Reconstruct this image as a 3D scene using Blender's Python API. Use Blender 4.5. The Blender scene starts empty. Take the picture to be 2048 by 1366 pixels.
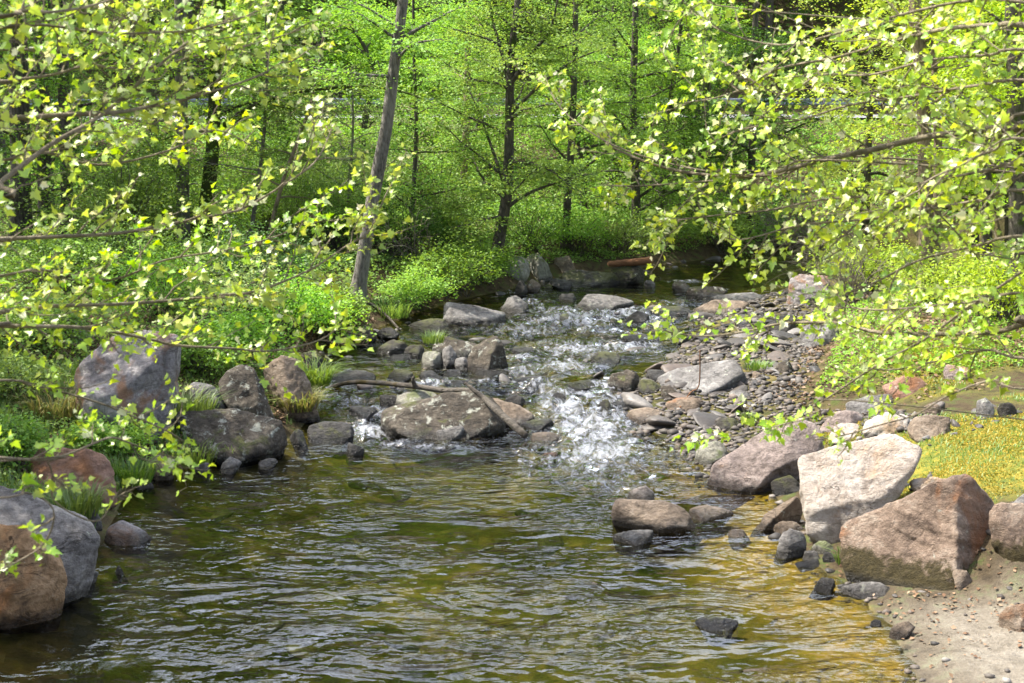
import bpy, math, random
import numpy as np
from mathutils import Vector, Matrix
import bmesh

rng = np.random.default_rng(7)
random.seed(7)
scene = bpy.context.scene
COL = scene.collection

# ------------------------------------------------------------------ camera
CAM_Z = 5.5
F_PX = 50.0 / 36.0 * 2048.0
PITCH = math.atan((683 - 180) / F_PX)
CP, SP = math.cos(PITCH), math.sin(PITCH)
cam_data = bpy.data.cameras.new("camera")
cam_data.lens = 50
cam_data.sensor_width = 36
cam_data.clip_end = 2000
cam_data.clip_start = 0.05
cam = bpy.data.objects.new("camera", cam_data)
COL.objects.link(cam)
cam.location = (0, 0, CAM_Z)
cam.rotation_euler = (math.pi / 2 - PITCH, 0, 0)
scene.camera = cam
cam_data.dof.use_dof = True
cam_data.dof.focus_distance = 26.0
cam_data.dof.aperture_fstop = 5.0


def ray(px, py):
    a = (px - 1024) / F_PX
    b = -(py - 683) / F_PX
    return np.array([a, CP + b * SP, -SP + b * CP])


def at_dist(px, py, d):
    r = ray(px, py)
    return np.array([0, 0, CAM_Z]) + r * (d / r[1])


# ------------------------------------------------------------------ helpers
def ss(a, b, x):
    t = np.clip((x - a) / (b - a), 0, 1)
    return t * t * (3 - 2 * t)


def _hash(ix, iy, iz, seed):
    h = (ix.astype(np.int64) * 374761393 + iy.astype(np.int64) * 668265263 + iz.astype(np.int64) * 2147483647 + seed * 974711) & 0xFFFFFFFF
    h = ((h ^ (h >> 13)) * 1274126177) & 0xFFFFFFFF
    h = ((h ^ (h >> 16)) * 2246822519) & 0xFFFFFFFF
    h = h ^ (h >> 15)
    return (h & 0xFFFFFF) / float(0xFFFFFF)


def vnoise(p, seed=0):
    p = np.asarray(p, dtype=np.float64)
    f = np.floor(p)
    i = f.astype(np.int64)
    t = p - f
    t = t * t * (3 - 2 * t)
    out = 0
    for dx in (0, 1):
        wx = t[:, 0] if dx else 1 - t[:, 0]
        for dy in (0, 1):
            wy = t[:, 1] if dy else 1 - t[:, 1]
            for dz in (0, 1):
                wz = t[:, 2] if dz else 1 - t[:, 2]
                out = out + wx * wy * wz * _hash(i[:, 0] + dx, i[:, 1] + dy, i[:, 2] + dz, seed)
    return out * 2 - 1


def fbm(p, seed=0, oct=4, gain=0.5):
    p = np.asarray(p, dtype=np.float64)
    a, s, tot = 1.0, 0, 0
    for k in range(oct):
        s = s + a * vnoise(p * (2.03 ** k) + 17.3 * k, seed + k)
        tot += a
        a *= gain
    return s / tot


def fbm2(x, y, scale, seed=0, oct=4):
    shp = np.shape(x)
    p = np.stack([np.ravel(x) * scale, np.ravel(y) * scale, np.zeros(np.size(x)) + 0.37], 1)
    return fbm(p, seed, oct).reshape(shp)


def mesh_np(name, verts, faces, nper, mat, smooth=False):
    """faces: (n, nper) int array, or list of such with list nper."""
    me = bpy.data.meshes.new(name)
    verts = np.asarray(verts, dtype=np.float32)
    if not isinstance(faces, list):
        faces = [faces]
    loops = np.concatenate([f.ravel() for f in faces]).astype(np.int32)
    cnt = np.concatenate([np.full(len(f), f.shape[1], dtype=np.int32) for f in faces])
    start = np.concatenate([[0], np.cumsum(cnt)[:-1]]).astype(np.int32)
    me.vertices.add(len(verts))
    me.vertices.foreach_set("co", verts.ravel())
    me.loops.add(len(loops))
    me.loops.foreach_set("vertex_index", loops)
    me.polygons.add(len(cnt))
    me.polygons.foreach_set("loop_start", start)
    if smooth:
        me.polygons.foreach_set("use_smooth", np.ones(len(cnt), dtype=bool))
    me.update(calc_edges=True)
    if mat:
        me.materials.append(mat)
    return me


def link(name, me, parent=None, loc=None):
    o = bpy.data.objects.new(name, me)
    COL.objects.link(o)
    if parent:
        o.parent = parent
    if loc is not None:
        o.location = loc
    return o


def tag(o, label=None, cat=None, group=None, kind=None):
    if label:
        o["label"] = label
    if cat:
        o["category"] = cat
    if group:
        o["group"] = group
    if kind:
        o["kind"] = kind
    return o


def thing(name, label, cat, loc=(0, 0, 0), group=None):
    o = bpy.data.objects.new(name, None)
    COL.objects.link(o)
    o.location = loc
    return tag(o, label, cat, group)


def norm(v):
    v = np.asarray(v, dtype=float)
    return v / (np.linalg.norm(v, axis=-1, keepdims=True) + 1e-9)


def smooth_path(pts, n=None):
    pts = np.asarray(pts, dtype=float)
    m = len(pts)
    n = n or (m - 1) * 4 + 1
    t = np.linspace(0, m - 1, n)
    i = np.clip(np.floor(t).astype(int), 0, m - 2)
    u = (t - i)[:, None]
    p0 = pts[np.clip(i - 1, 0, m - 1)]
    p1 = pts[i]
    p2 = pts[i + 1]
    p3 = pts[np.clip(i + 2, 0, m - 1)]
    return 0.5 * (2 * p1 + (p2 - p0) * u + (2 * p0 - 5 * p1 + 4 * p2 - p3) * u * u + (3 * p1 - p0 - 3 * p2 + p3) * u ** 3)


class Tubes:
    def __init__(self):
        self.v, self.f, self.n = [], [], 0

    def add(self, pts, radii, sides=6, rough=0.0, seed=0):
        pts = np.asarray(pts, dtype=float)
        k = len(pts)
        radii = np.broadcast_to(np.asarray(radii, dtype=float), (k,))
        tan = norm(np.gradient(pts, axis=0))
        ref = np.array([0.31, 0.87, 0.38])
        if abs(np.dot(tan.mean(0), ref)) > 0.9 * np.linalg.norm(tan.mean(0)):
            ref = np.array([1.0, 0.1, 0.0])
        a = norm(np.cross(tan, ref))
        b = np.cross(tan, a)
        ang = np.linspace(0, 2 * math.pi, sides, endpoint=False)
        ring = a[:, None, :] * np.cos(ang)[None, :, None] + b[:, None, :] * np.sin(ang)[None, :, None]
        rr = np.repeat(radii[:, None], sides, 1)
        if rough:
            q = (pts[:, None, :] + ring * rr[:, :, None])
            nz = fbm((q / max(radii.max(), 1e-3) * np.array([1.4, 1.4, 0.5])).reshape(-1, 3), seed, 3).reshape(k, sides)
            rr = rr * (1 + rough * nz)
        V = pts[:, None, :] + ring * rr[:, :, None]
        idx = np.arange(k * sides).reshape(k, sides) + self.n
        q = np.stack([idx[:-1], np.roll(idx, -1, 1)[:-1], np.roll(idx, -1, 1)[1:], idx[1:]], -1).reshape(-1, 4)
        self.v.append(V.reshape(-1, 3))
        self.f.append(q)
        self.n += k * sides
        # close the tip
        c = self.n
        self.v.append(pts[-1:] + tan[-1:] * radii[-1] * 0.4)
        self.n += 1
        last = idx[-1]
        t = np.stack([last, np.roll(last, -1), np.full(sides, c), np.full(sides, c)], -1)
        self.tri = getattr(self, "tri", [])
        self.tri.append(t[:, :3])

    def mesh(self, name, mat):
        return mesh_np(name, np.concatenate(self.v), [np.concatenate(self.f), np.concatenate(self.tri)], None, mat, True)


SYC = [(0.0, 0.06), (0.16, -0.05), (0.30, 0.0), (0.44, -0.01), (0.40, 0.17), (0.50, 0.28), (0.62, 0.50), (0.46, 0.49), (0.31, 0.47), (0.30, 0.66), (0.18, 0.80), (0.0, 1.04)]
SYC = SYC + [(-x, y) for x, y in SYC[-2:0:-1]]


def leaves_mesh(name, P, N, D, S, mat, shape="rhomb", fold=0.12):
    """leaf-sized faces: P base points, N normals, D tip directions, S sizes."""
    P = np.asarray(P, float)
    N = norm(N)
    D = D - N * np.sum(D * N, 1, keepdims=True)
    D = norm(D)
    W = np.cross(D, N)
    S = np.asarray(S)[:, None]
    n = len(P)
    if shape == "rhomb":
        V = np.stack([P, P + (D * 0.5 - W * 0.34 + N * fold) * S, P + D * S, P + (D * 0.5 + W * 0.34 + N * fold) * S], 1)
        F = np.arange(n * 4).reshape(n, 4)
        return mesh_np(name, V.reshape(-1, 3), F, 4, mat)
    m = len(SYC)
    r = np.random.default_rng(len(P))
    foldv = r.uniform(-0.1, 0.7, n)[:, None] ** 1.0
    foldv[r.random(n) < 0.10] = 1.3
    cup = r.uniform(-0.7, 0.2, n)[:, None]
    V = []
    for (x, y) in SYC + [(0.0, 0.34)]:
        V.append(P + (D * y + W * x + N * (abs(x) * foldv + cup * y * y)) * S)
    V = np.stack(V, 1)
    base = np.arange(n)[:, None] * (m + 1)
    F = np.stack([np.stack([base[:, 0] + i, base[:, 0] + (i + 1) % m, base[:, 0] + m], 1) for i in range(m)], 1).reshape(-1, 3)
    return mesh_np(name, V.reshape(-1, 3), F, 3, mat)


# ------------------------------------------------------------------ node helpers
def new_mat(name):
    m = bpy.data.materials.new(name)
    m.use_nodes = True
    nt = m.node_tree
    nt.nodes.clear()
    return m, nt


class NB:
    def __init__(self, nt):
        self.nt = nt

    def n(self, kind, **kw):
        nd = self.nt.nodes.new(kind)
        for k, v in kw.items():
            if k.startswith("i_"):
                nd.inputs[k[2:].replace("_", " ")].default_value = v
            else:
                setattr(nd, k, v)
        return nd

    def l(self, a, b):
        self.nt.links.new(a, b)

    def noise(self, vec, scale, detail=6, rough=0.6, dist=0.0):
        nd = self.n("ShaderNodeTexNoise")
        nd.inputs["Scale"].default_value = scale
        nd.inputs["Detail"].default_value = detail
        nd.inputs["Roughness"].default_value = rough
        nd.inputs["Distortion"].default_value = dist
        if vec is not None:
            self.l(vec, nd.inputs["Vector"])
        return nd.outputs["Fac"]

    def ramp(self, fac, stops):
        nd = self.n("ShaderNodeValToRGB")
        el = nd.color_ramp.elements
        while len(el) < len(stops):
            el.new(0.5)
        for e, (p, c) in zip(el, stops):
            e.position = p
            e.color = c if len(c) == 4 else (*c, 1)
        self.l(fac, nd.inputs["Fac"])
        return nd.outputs["Color"]

    def step(self, fac, a, b):
        nd = self.n("ShaderNodeMapRange")
        nd.interpolation_type = "SMOOTHSTEP"
        nd.inputs["From Min"].default_value = a
        nd.inputs["From Max"].default_value = b
        self.l(fac, nd.inputs["Value"])
        return nd.outputs["Result"]

    def mix(self, fac, a, b):
        nd = self.n("ShaderNodeMix", data_type="RGBA")
        for sock, v in ((nd.inputs[0], fac), (nd.inputs[6], a), (nd.inputs[7], b)):
            if isinstance(v, (int, float)):
                sock.default_value = v
            elif isinstance(v, tuple):
                sock.default_value = v if len(v) == 4 else (*v, 1)
            else:
                self.l(v, sock)
        return nd.outputs[2]

    def math(self, op, a, b=None):
        nd = self.n("ShaderNodeMath", operation=op)
        for i, v in enumerate((a, b)):
            if v is None:
                continue
            if isinstance(v, (int, float)):
                nd.inputs[i].default_value = v
            else:
                self.l(v, nd.inputs[i])
        return nd.outputs[0]

    def mapping(self, vec, scale):
        nd = self.n("ShaderNodeMapping")
        nd.inputs["Scale"].default_value = scale
        self.l(vec, nd.inputs["Vector"])
        return nd.outputs["Vector"]

    def bump(self, h, strength, dist, normal=None):
        nd = self.n("ShaderNodeBump")
        nd.inputs["Strength"].default_value = strength
        nd.inputs["Distance"].default_value = dist
        self.l(h, nd.inputs["Height"])
        if normal is not None:
            self.l(normal, nd.inputs["Normal"])
        return nd.outputs["Normal"]


def rock_mat(name, dark, mid, light, lichen=0.3, lichen_col=(0.42, 0.43, 0.36), moss=0.0, moss_col=(0.062, 0.066, 0.016), rust=0.0, rust_col=(0.22, 0.09, 0.03), wet=True, rough=0.8, strata=1.0, foot=False):
    m, nt = new_mat(name)
    b = NB(nt)
    co = b.n("ShaderNodeTexCoord").outputs["Object"]
    oi = b.n("ShaderNodeObjectInfo")
    off = b.n("ShaderNodeVectorMath", operation="ADD")
    b.l(co, off.inputs[0])
    comb = b.n("ShaderNodeCombineXYZ")
    r1 = b.math("MULTIPLY", oi.outputs["Random"], 37.0)
    for i in range(3):
        b.l(r1, comb.inputs[i])
    b.l(comb.outputs[0], off.inputs[1])
    v = off.outputs[0]
    big = b.noise(v, 1.6, 5, 0.62, 0.6)
    fine = b.noise(v, 14, 8, 0.7)
    grain = b.noise(v, 70, 4, 0.7)
    st = b.noise(b.mapping(v, (1.5, 1.8, 5.0)), 1.8, 7, 0.68, 1.2)
    f = b.math("ADD", b.math("MULTIPLY", big, 0.48), b.math("MULTIPLY", fine, 0.37))
    f = b.math("ADD", f, b.math("MULTIPLY", st, 0.25 * strata))
    f = b.math("SUBTRACT", f, 0.05 + 0.12 * strata - 0.12)
    col = b.ramp(f, [(0.39, dark), (0.52, mid), (0.67, light)])
    col = b.mix(b.step(grain, 0.55, 0.75), col, b.mix(0.5, col, light))
    if rust:
        rn = b.noise(v, 1.1, 5, 0.6, 0.9)
        col = b.mix(b.math("MULTIPLY", b.step(rn, 0.62 - 0.3 * rust, 0.75 - 0.25 * rust), 0.8), col, rust_col)
    # dark vertical stains
    stn = b.noise(b.mapping(v, (4.5, 4.5, 0.7)), 1.3, 5, 0.65, 0.4)
    col = b.mix(b.math("MULTIPLY", b.step(stn, 0.56, 0.72), 0.55), col, tuple(c * 0.45 for c in dark))
    if lichen:
        ln = b.noise(v, 5.5, 9, 0.72, 0.3)
        col = b.mix(b.math("MULTIPLY", b.step(ln, 0.66 - 0.16 * lichen, 0.72 - 0.12 * lichen), 0.75), col, lichen_col)
    geo = b.n("ShaderNodeNewGeometry")
    sep = b.n("ShaderNodeSeparateXYZ")
    b.l(geo.outputs["Normal"], sep.inputs[0])
    mossf = None
    if moss:
        mn = b.noise(v, 2.6, 7, 0.68, 0.4)
        up = b.math("ADD", b.math("MULTIPLY", sep.outputs[2], 0.22), mn)
        mossf = b.math("MULTIPLY", b.step(up, 0.80 - 0.26 * moss, 0.90 - 0.22 * moss), 0.85)
        mc = b.mix(b.noise(v, 22, 4, 0.6), tuple(c * 0.6 for c in moss_col), tuple(min(1, c * 1.6) for c in moss_col))
        col = b.mix(mossf, col, mc)
    if foot:
        af = b.n("ShaderNodeAttribute", attribute_name="above").outputs["Fac"]
        fn = b.math("ADD", b.math("SUBTRACT", 0.62, af), b.math("MULTIPLY", b.noise(v, 4.0, 7, 0.7, 0.5), 0.9))
        col = b.mix(b.step(fn, 0.66, 0.80), col, b.mix(b.noise(v, 26, 4, 0.6), (0.012, 0.010, 0.004), (0.075, 0.055, 0.012)))
    rg = rough
    if wet:
        at = b.n("ShaderNodeAttribute", attribute_name="above")
        wn = b.math("ADD", at.outputs["Fac"], b.math("MULTIPLY", b.math("SUBTRACT", fine, 0.5), 0.10))
        wf = b.step(wn, 0.17, 0.05)
        dk = b.n("ShaderNodeMix", data_type="RGBA", blend_type="MULTIPLY")
        dk.inputs[0].default_value = 1
        b.l(col, dk.inputs[6])
        dk.inputs[7].default_value = (0.27, 0.26, 0.24, 1)
        col = b.mix(wf, col, dk.outputs[2])
        rgn = b.n("ShaderNodeMapRange")
        b.l(wf, rgn.inputs["Value"])
        rgn.inputs["To Min"].default_value = rough
        rgn.inputs["To Max"].default_value = 0.25
        rg = rgn.outputs["Result"]
    cn = b.noise(b.mapping(v, (1.0, 1.0, 2.6)), 1.5, 5, 0.55, 1.2)
    cd = b.math("ABSOLUTE", b.math("SUBTRACT", cn, 0.5))
    crk = b.step(cd, 0.0, 0.012)
    cmask = b.step(b.noise(v, 1.9, 3, 0.5), 0.57, 0.66)
    crack = b.math("MULTIPLY", b.math("MAXIMUM", crk, b.math("SUBTRACT", 1.0, cmask)), 0.7)
    col = b.mix(b.math("MULTIPLY", b.math("SUBTRACT", 0.7, crack), 0.9), col, tuple(c * 0.35 for c in dark))
    h = b.math("ADD", b.math("MULTIPLY", b.noise(v, 6, 9, 0.7, 0.3), 1.0), crack)
    h = b.math("ADD", h, b.math("MULTIPLY", st, 0.35 * strata))
    h = b.math("ADD", h, b.math("MULTIPLY", grain, 0.2))
    nrm = b.bump(h, 1.0, 0.10)
    p = b.n("ShaderNodeBsdfPrincipled")
    b.l(col, p.inputs["Base Color"])
    if isinstance(rg, float):
        p.inputs["Roughness"].default_value = rg
    else:
        b.l(rg, p.inputs["Roughness"])
    p.inputs["Specular IOR Level"].default_value = 0.35
    b.l(nrm, p.inputs["Normal"])
    out = b.n("ShaderNodeOutputMaterial")
    b.l(p.outputs[0], out.inputs[0])
    return m


def leaf_mat(name, cols, trans=0.45, gloss=0.03, groughness=0.55, tcol=(1.28, 1.12, 0.78)):
    m, nt = new_mat(name)
    b = NB(nt)
    geo = b.n("ShaderNodeNewGeometry")
    rnd = geo.outputs["Random Per Island"]
    n = len(cols)
    col = b.ramp(rnd, [(i / (n - 1), c) for i, c in enumerate(cols)])
    oi = b.n("ShaderNodeObjectInfo").outputs["Random"]
    hsv = b.n("ShaderNodeHueSaturation")
    b.l(col, hsv.inputs["Color"])
    b.l(b.math("ADD", 0.494, b.math("MULTIPLY", oi, 0.026)), hsv.inputs["Hue"])
    b.l(b.math("ADD", 0.80, b.math("MULTIPLY", b.math("FRACT", b.math("MULTIPLY", oi, 7.31)), 0.35)), hsv.inputs["Value"])
    b.l(b.math("ADD", 0.95, b.math("MULTIPLY", b.math("FRACT", b.math("MULTIPLY", oi, 3.17)), 0.14)), hsv.inputs["Saturation"])
    col = hsv.outputs["Color"]
    tm = b.n("ShaderNodeMix", data_type="RGBA", blend_type="MULTIPLY")
    tm.inputs[0].default_value = 1
    b.l(col, tm.inputs[6])
    tm.inputs[7].default_value = (*tcol, 1)
    d = b.n("ShaderNodeBsdfDiffuse")
    t = b.n("ShaderNodeBsdfTranslucent")
    g = b.n("ShaderNodeBsdfGlossy")
    g.inputs["Roughness"].default_value = groughness
    b.l(col, d.inputs[0])
    b.l(tm.outputs[2], t.inputs[0])
    mx = b.n("ShaderNodeMixShader")
    mx.inputs[0].default_value = trans
    b.l(d.outputs[0], mx.inputs[1])
    b.l(t.outputs[0], mx.inputs[2])
    mg = b.n("ShaderNodeMixShader")
    mg.inputs[0].default_value = gloss
    b.l(mx.outputs[0], mg.inputs[1])
    b.l(g.outputs[0], mg.inputs[2])
    out = b.n("ShaderNodeOutputMaterial")
    b.l(mg.outputs[0], out.inputs[0])
    return m


def bark_mat(name, dark, light, moss=0.0, moss_col=(0.05, 0.075, 0.012), vscale=(7, 7, 1.6), scale=3.0):
    m, nt = new_mat(name)
    b = NB(nt)
    co = b.n("ShaderNodeTexCoord").outputs["Object"]
    st = b.noise(b.mapping(co, vscale), scale, 7, 0.7, 0.3)
    big = b.noise(co, 1.3, 5, 0.6)
    f = b.math("ADD", b.math("MULTIPLY", st, 0.7), b.math("MULTIPLY", big, 0.35))
    col = b.ramp(f, [(0.38, dark), (0.68, light)])
    if moss:
        mn = b.noise(co, 2.2, 6, 0.65)
        col = b.mix(b.step(mn, 0.62 - 0.25 * moss, 0.72 - 0.22 * moss), col, moss_col)
    p = b.n("ShaderNodeBsdfPrincipled")
    p.inputs["Roughness"].default_value = 0.9
    p.inputs["Specular IOR Level"].default_value = 0.2
    b.l(col, p.inputs["Base Color"])
    b.l(b.bump(st, 1.0, 0.06), p.inputs["Normal"])
    out = b.n("ShaderNodeOutputMaterial")
    b.l(p.outputs[0], out.inputs[0])
    return m


def plain_mat(name, col, rough=0.7, metal=0.0, nscale=8.0, var=0.25, bump=0.2):
    m, nt = new_mat(name)
    b = NB(nt)
    co = b.n("ShaderNodeTexCoord").outputs["Object"]
    nz = b.noise(co, nscale, 6, 0.65)
    c = b.ramp(nz, [(0.3, tuple(x * (1 - var) for x in col)), (0.7, tuple(min(1, x * (1 + var)) for x in col))])
    p = b.n("ShaderNodeBsdfPrincipled")
    p.inputs["Roughness"].default_value = rough
    p.inputs["Metallic"].default_value = metal
    b.l(c, p.inputs["Base Color"])
    b.l(b.bump(nz, bump, 0.02), p.inputs["Normal"])
    out = b.n("ShaderNodeOutputMaterial")
    b.l(p.outputs[0], out.inputs[0])
    return m


# ------------------------------------------------------------------ materials
M = {}
M["grey"] = rock_mat("grey_rock", (0.06, 0.055, 0.05), (0.17, 0.16, 0.15), (0.36, 0.35, 0.33), lichen=0.5)
M["lilac"] = rock_mat("lilac_grey_rock", (0.09, 0.08, 0.078), (0.24, 0.22, 0.215), (0.44, 0.42, 0.41), lichen=0.35, rust=0.5, rust_col=(0.26, 0.13, 0.06))
M["lilacgrey"] = rock_mat("plain_lilac_grey_rock", (0.08, 0.072, 0.066), (0.25, 0.23, 0.215), (0.46, 0.44, 0.41), lichen=0.4)
M["brown"] = rock_mat("brown_rock", (0.09, 0.055, 0.03), (0.26, 0.155, 0.075), (0.46, 0.31, 0.18), lichen=0.25, rust=0.6, rust_col=(0.30, 0.13, 0.04))
M["redbrown"] = rock_mat("red_brown_rock", (0.13, 0.07, 0.045), (0.26, 0.15, 0.105), (0.37, 0.25, 0.19), lichen=0.1, rust=0.3)
M["dark"] = rock_mat("dark_wet_rock", (0.010, 0.009, 0.008), (0.030, 0.027, 0.023), (0.095, 0.088, 0.076), lichen=0.15, moss=0.25, rough=0.5)
M["darkmoss"] = rock_mat("dark_mossy_rock", (0.012, 0.010, 0.008), (0.036, 0.031, 0.021), (0.11, 0.098, 0.07), lichen=0.3, moss=0.75, rough=0.65)
M["lichen"] = rock_mat("lichen_spotted_rock", (0.022, 0.018, 0.013), (0.075, 0.06, 0.043), (0.23, 0.20, 0.155), lichen=0.75, moss=0.35)
M["mossy"] = rock_mat("moss_covered_rock", (0.11, 0.105, 0.08), (0.26, 0.25, 0.20), (0.46, 0.45, 0.38), lichen=0.4, moss=0.6, moss_col=(0.10, 0.12, 0.04))
M["pink"] = rock_mat("pinkish_tan_rock", (0.11, 0.085, 0.072), (0.27, 0.215, 0.19), (0.45, 0.385, 0.345), lichen=0.15, rust=0.15, rust_col=(0.36, 0.2, 0.09))
M["pale"] = rock_mat("pale_tan_rock", (0.22, 0.175, 0.135), (0.43, 0.375, 0.32), (0.60, 0.55, 0.49), lichen=0.12, rust=0.28, rust_col=(0.42, 0.28, 0.16))
M["tan"] = rock_mat("tan_rock", (0.08, 0.057, 0.038), (0.21, 0.16, 0.115), (0.36, 0.30, 0.235), lichen=0.3, rust=0.12)
M["bigbrown"] = rock_mat("mossy_brown_rock", (0.09, 0.06, 0.042), (0.23, 0.165, 0.12), (0.40, 0.33, 0.26), lichen=0.3, rust=0.35, foot=True)
M["cobble"] = None

M["bark_dark"] = bark_mat("dark_bark", (0.025, 0.022, 0.017), (0.16, 0.14, 0.115), moss=0.35)
M["bark_grey"] = bark_mat("grey_bark", (0.045, 0.04, 0.034), (0.30, 0.275, 0.24), moss=0.25, moss_col=(0.09, 0.10, 0.06))
M["bark_pale"] = bark_mat("pale_brown_bark", (0.10, 0.075, 0.05), (0.34, 0.27, 0.19), moss=0.2)
M["bark_moss"] = bark_mat("mossy_bark", (0.02, 0.018, 0.01), (0.09, 0.08, 0.05), moss=0.9)
M["bark_twig"] = bark_mat("twig_bark", (0.10, 0.085, 0.06), (0.28, 0.25, 0.20), vscale=(3, 3, 3))
M["bark_syc"] = bark_mat("sycamore_twig_bark", (0.12, 0.10, 0.065), (0.32, 0.27, 0.19), vscale=(3, 3, 3))
M["wood_orange"] = bark_mat("orange_bare_wood", (0.08, 0.035, 0.016), (0.30, 0.15, 0.075), vscale=(1.2, 9, 9))
M["driftwood"] = bark_mat("weathered_driftwood", (0.022, 0.018, 0.013), (0.17, 0.15, 0.125), moss=0.3, moss_col=(0.08, 0.06, 0.02), vscale=(2, 7, 7))

M["leaf_syc"] = leaf_mat("sycamore_leaf", [(0.20, 0.36, 0.03), (0.42, 0.55, 0.035), (0.27, 0.45, 0.04), (0.47, 0.57, 0.04), (0.33, 0.50, 0.06), (0.50, 0.58, 0.05), (0.24, 0.40, 0.035), (0.40, 0.52, 0.04), (0.66, 0.66, 0.52)], trans=0.46, gloss=0.07, groughness=0.42)
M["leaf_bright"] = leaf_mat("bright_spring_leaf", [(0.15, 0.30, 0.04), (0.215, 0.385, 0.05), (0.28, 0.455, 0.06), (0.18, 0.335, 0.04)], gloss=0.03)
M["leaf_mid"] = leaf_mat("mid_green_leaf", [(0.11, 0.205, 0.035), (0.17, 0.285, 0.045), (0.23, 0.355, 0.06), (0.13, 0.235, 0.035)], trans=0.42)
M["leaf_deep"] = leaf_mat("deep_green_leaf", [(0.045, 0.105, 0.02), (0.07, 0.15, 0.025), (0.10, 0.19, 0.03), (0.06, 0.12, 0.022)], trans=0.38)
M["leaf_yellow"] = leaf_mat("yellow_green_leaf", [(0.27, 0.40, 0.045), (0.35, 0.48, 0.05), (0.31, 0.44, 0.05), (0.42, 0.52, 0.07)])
M["leaf_pale"] = leaf_mat("pale_small_leaf", [(0.20, 0.29, 0.09), (0.29, 0.37, 0.14), (0.24, 0.34, 0.09), (0.36, 0.41, 0.2)], trans=0.4)
M["grass"] = leaf_mat("grass_blade", [(0.09, 0.17, 0.025), (0.14, 0.24, 0.035), (0.20, 0.29, 0.05), (0.11, 0.2, 0.03)], trans=0.4, gloss=0.05)
M["grass_dry"] = leaf_mat("dry_grass_blade", [(0.20, 0.17, 0.07), (0.16, 0.22, 0.05), (0.30, 0.26, 0.12), (0.12, 0.2, 0.04)], trans=0.35, gloss=0.04)
M["litter"] = leaf_mat("dry_leaf", [(0.10, 0.055, 0.03), (0.20, 0.12, 0.07), (0.28, 0.19, 0.12), (0.14, 0.08, 0.045)], trans=0.1, gloss=0.03, tcol=(1, 1, 1))
M["moss_tuft"] = leaf_mat("moss_blade", [(0.22, 0.18, 0.03), (0.36, 0.24, 0.035), (0.12, 0.17, 0.03), (0.42, 0.28, 0.06)], trans=0.3, gloss=0.02, tcol=(1, 1, 1))

# cobble material: per-object colour
def cobble_mat():
    m, nt = new_mat("river_cobble")
    b = NB(nt)
    oi = b.n("ShaderNodeObjectInfo")
    co = b.n("ShaderNodeTexCoord").outputs["Object"]
    base = b.ramp(oi.outputs["Random"], [(0.0, (0.022, 0.02, 0.018)), (0.3, (0.055, 0.043, 0.033)), (0.55, (0.075, 0.068, 0.06)), (0.8, (0.10, 0.07, 0.05)), (1.0, (0.19, 0.18, 0.165))])
    nz = b.noise(co, 9, 8, 0.7)
    col = b.mix(b.step(nz, 0.35, 0.7), b.mix(0.55, base, (0.02, 0.018, 0.016)), base)
    p = b.n("ShaderNodeBsdfPrincipled")
    b.l(col, p.inputs["Base Color"])
    p.inputs["Roughness"].default_value = 0.55
    b.l(b.bump(nz, 0.5, 0.02), p.inputs["Normal"])
    out = b.n("ShaderNodeOutputMaterial")
    b.l(p.outputs[0], out.inputs[0])
    return m


M["cobble"] = cobble_mat()

# ------------------------------------------------------------------ stream layout
def level(y):
    y = np.asarray(y, dtype=float)
    return 0.42 * ss(21.9, 25.4, y) + 0.25 * ss(27.5, 32.5, y)


def at_water(px, py):
    z = 0.0
    for _ in range(12):
        r = ray(px, py)
        p = np.array([0, 0, CAM_Z]) + r * ((z - CAM_Z) / r[2])
        z = 0.5 * z + 0.5 * float(level(p[1]))
    return p[:2]


left_px = [(-80, 1300), (20, 1240), (150, 1150), (215, 1080), (250, 1000), (300, 958), (350, 942), (440, 925), (500, 918), (560, 900), (600, 860), (636, 820), (640, 770), (635, 730), (650, 690), (720, 672), (800, 640), (880, 612), (960, 592), (1040, 575), (1110, 556), (1180, 548), (1290, 535), (1400, 520), (1480, 508), (1570, 497)]
right_px = [(1820, 1366), (1780, 1270), (1730, 1210), (1680, 1170), (1620, 1130), (1560, 1085), (1580, 1020), (1530, 985), (1430, 965), (1385, 925), (1370, 890), (1290, 862), (1250, 820), (1255, 780), (1310, 750), (1350, 715), (1370, 680), (1400, 650), (1420, 625), (1500, 600), (1560, 580), (1590, 565)]
LS = [np.array(p) for p in [(-7.5, -12), (-6.2, 0), (-5.8, 6), (-5.6, 11)]] + [at_water(*p) for p in left_px] + [np.array(p) for p in [(11.5, 46.0), (22, 50), (60, 52)]]
RS = [np.array(p) for p in [(8, -12), (5.6, 0), (4.6, 6), (4.0, 10)]] + [at_water(*p) for p in right_px] + [np.array(p) for p in [(12, 38.5), (22, 42), (60, 45)]]
LS = np.array(LS)
RS = np.array(RS)
POLY = np.concatenate([LS, RS[::-1]])


def dist_poly(P, line):
    best = np.full(len(P), 1e9)
    for a, b in zip(line[:-1], line[1:]):
        ab = b - a
        t = np.clip(((P - a) @ ab) / (ab @ ab + 1e-9), 0, 1)
        d = np.hypot(*(P - a - t[:, None] * ab).T)
        best = np.minimum(best, d)
    return best


def inside_poly(P, poly):
    x, y = P[:, 0], P[:, 1]
    c = np.zeros(len(P), bool)
    n = len(poly)
    for i in range(n):
        x1, y1 = poly[i]
        x2, y2 = poly[(i + 1) % n]
        if y1 == y2:
            continue
        m = ((y1 > y) != (y2 > y)) & (x < (x2 - x1) * (y - y1) / (y2 - y1) + x1)
        c ^= m
    return c


ROAD_Z = 4.35


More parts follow.
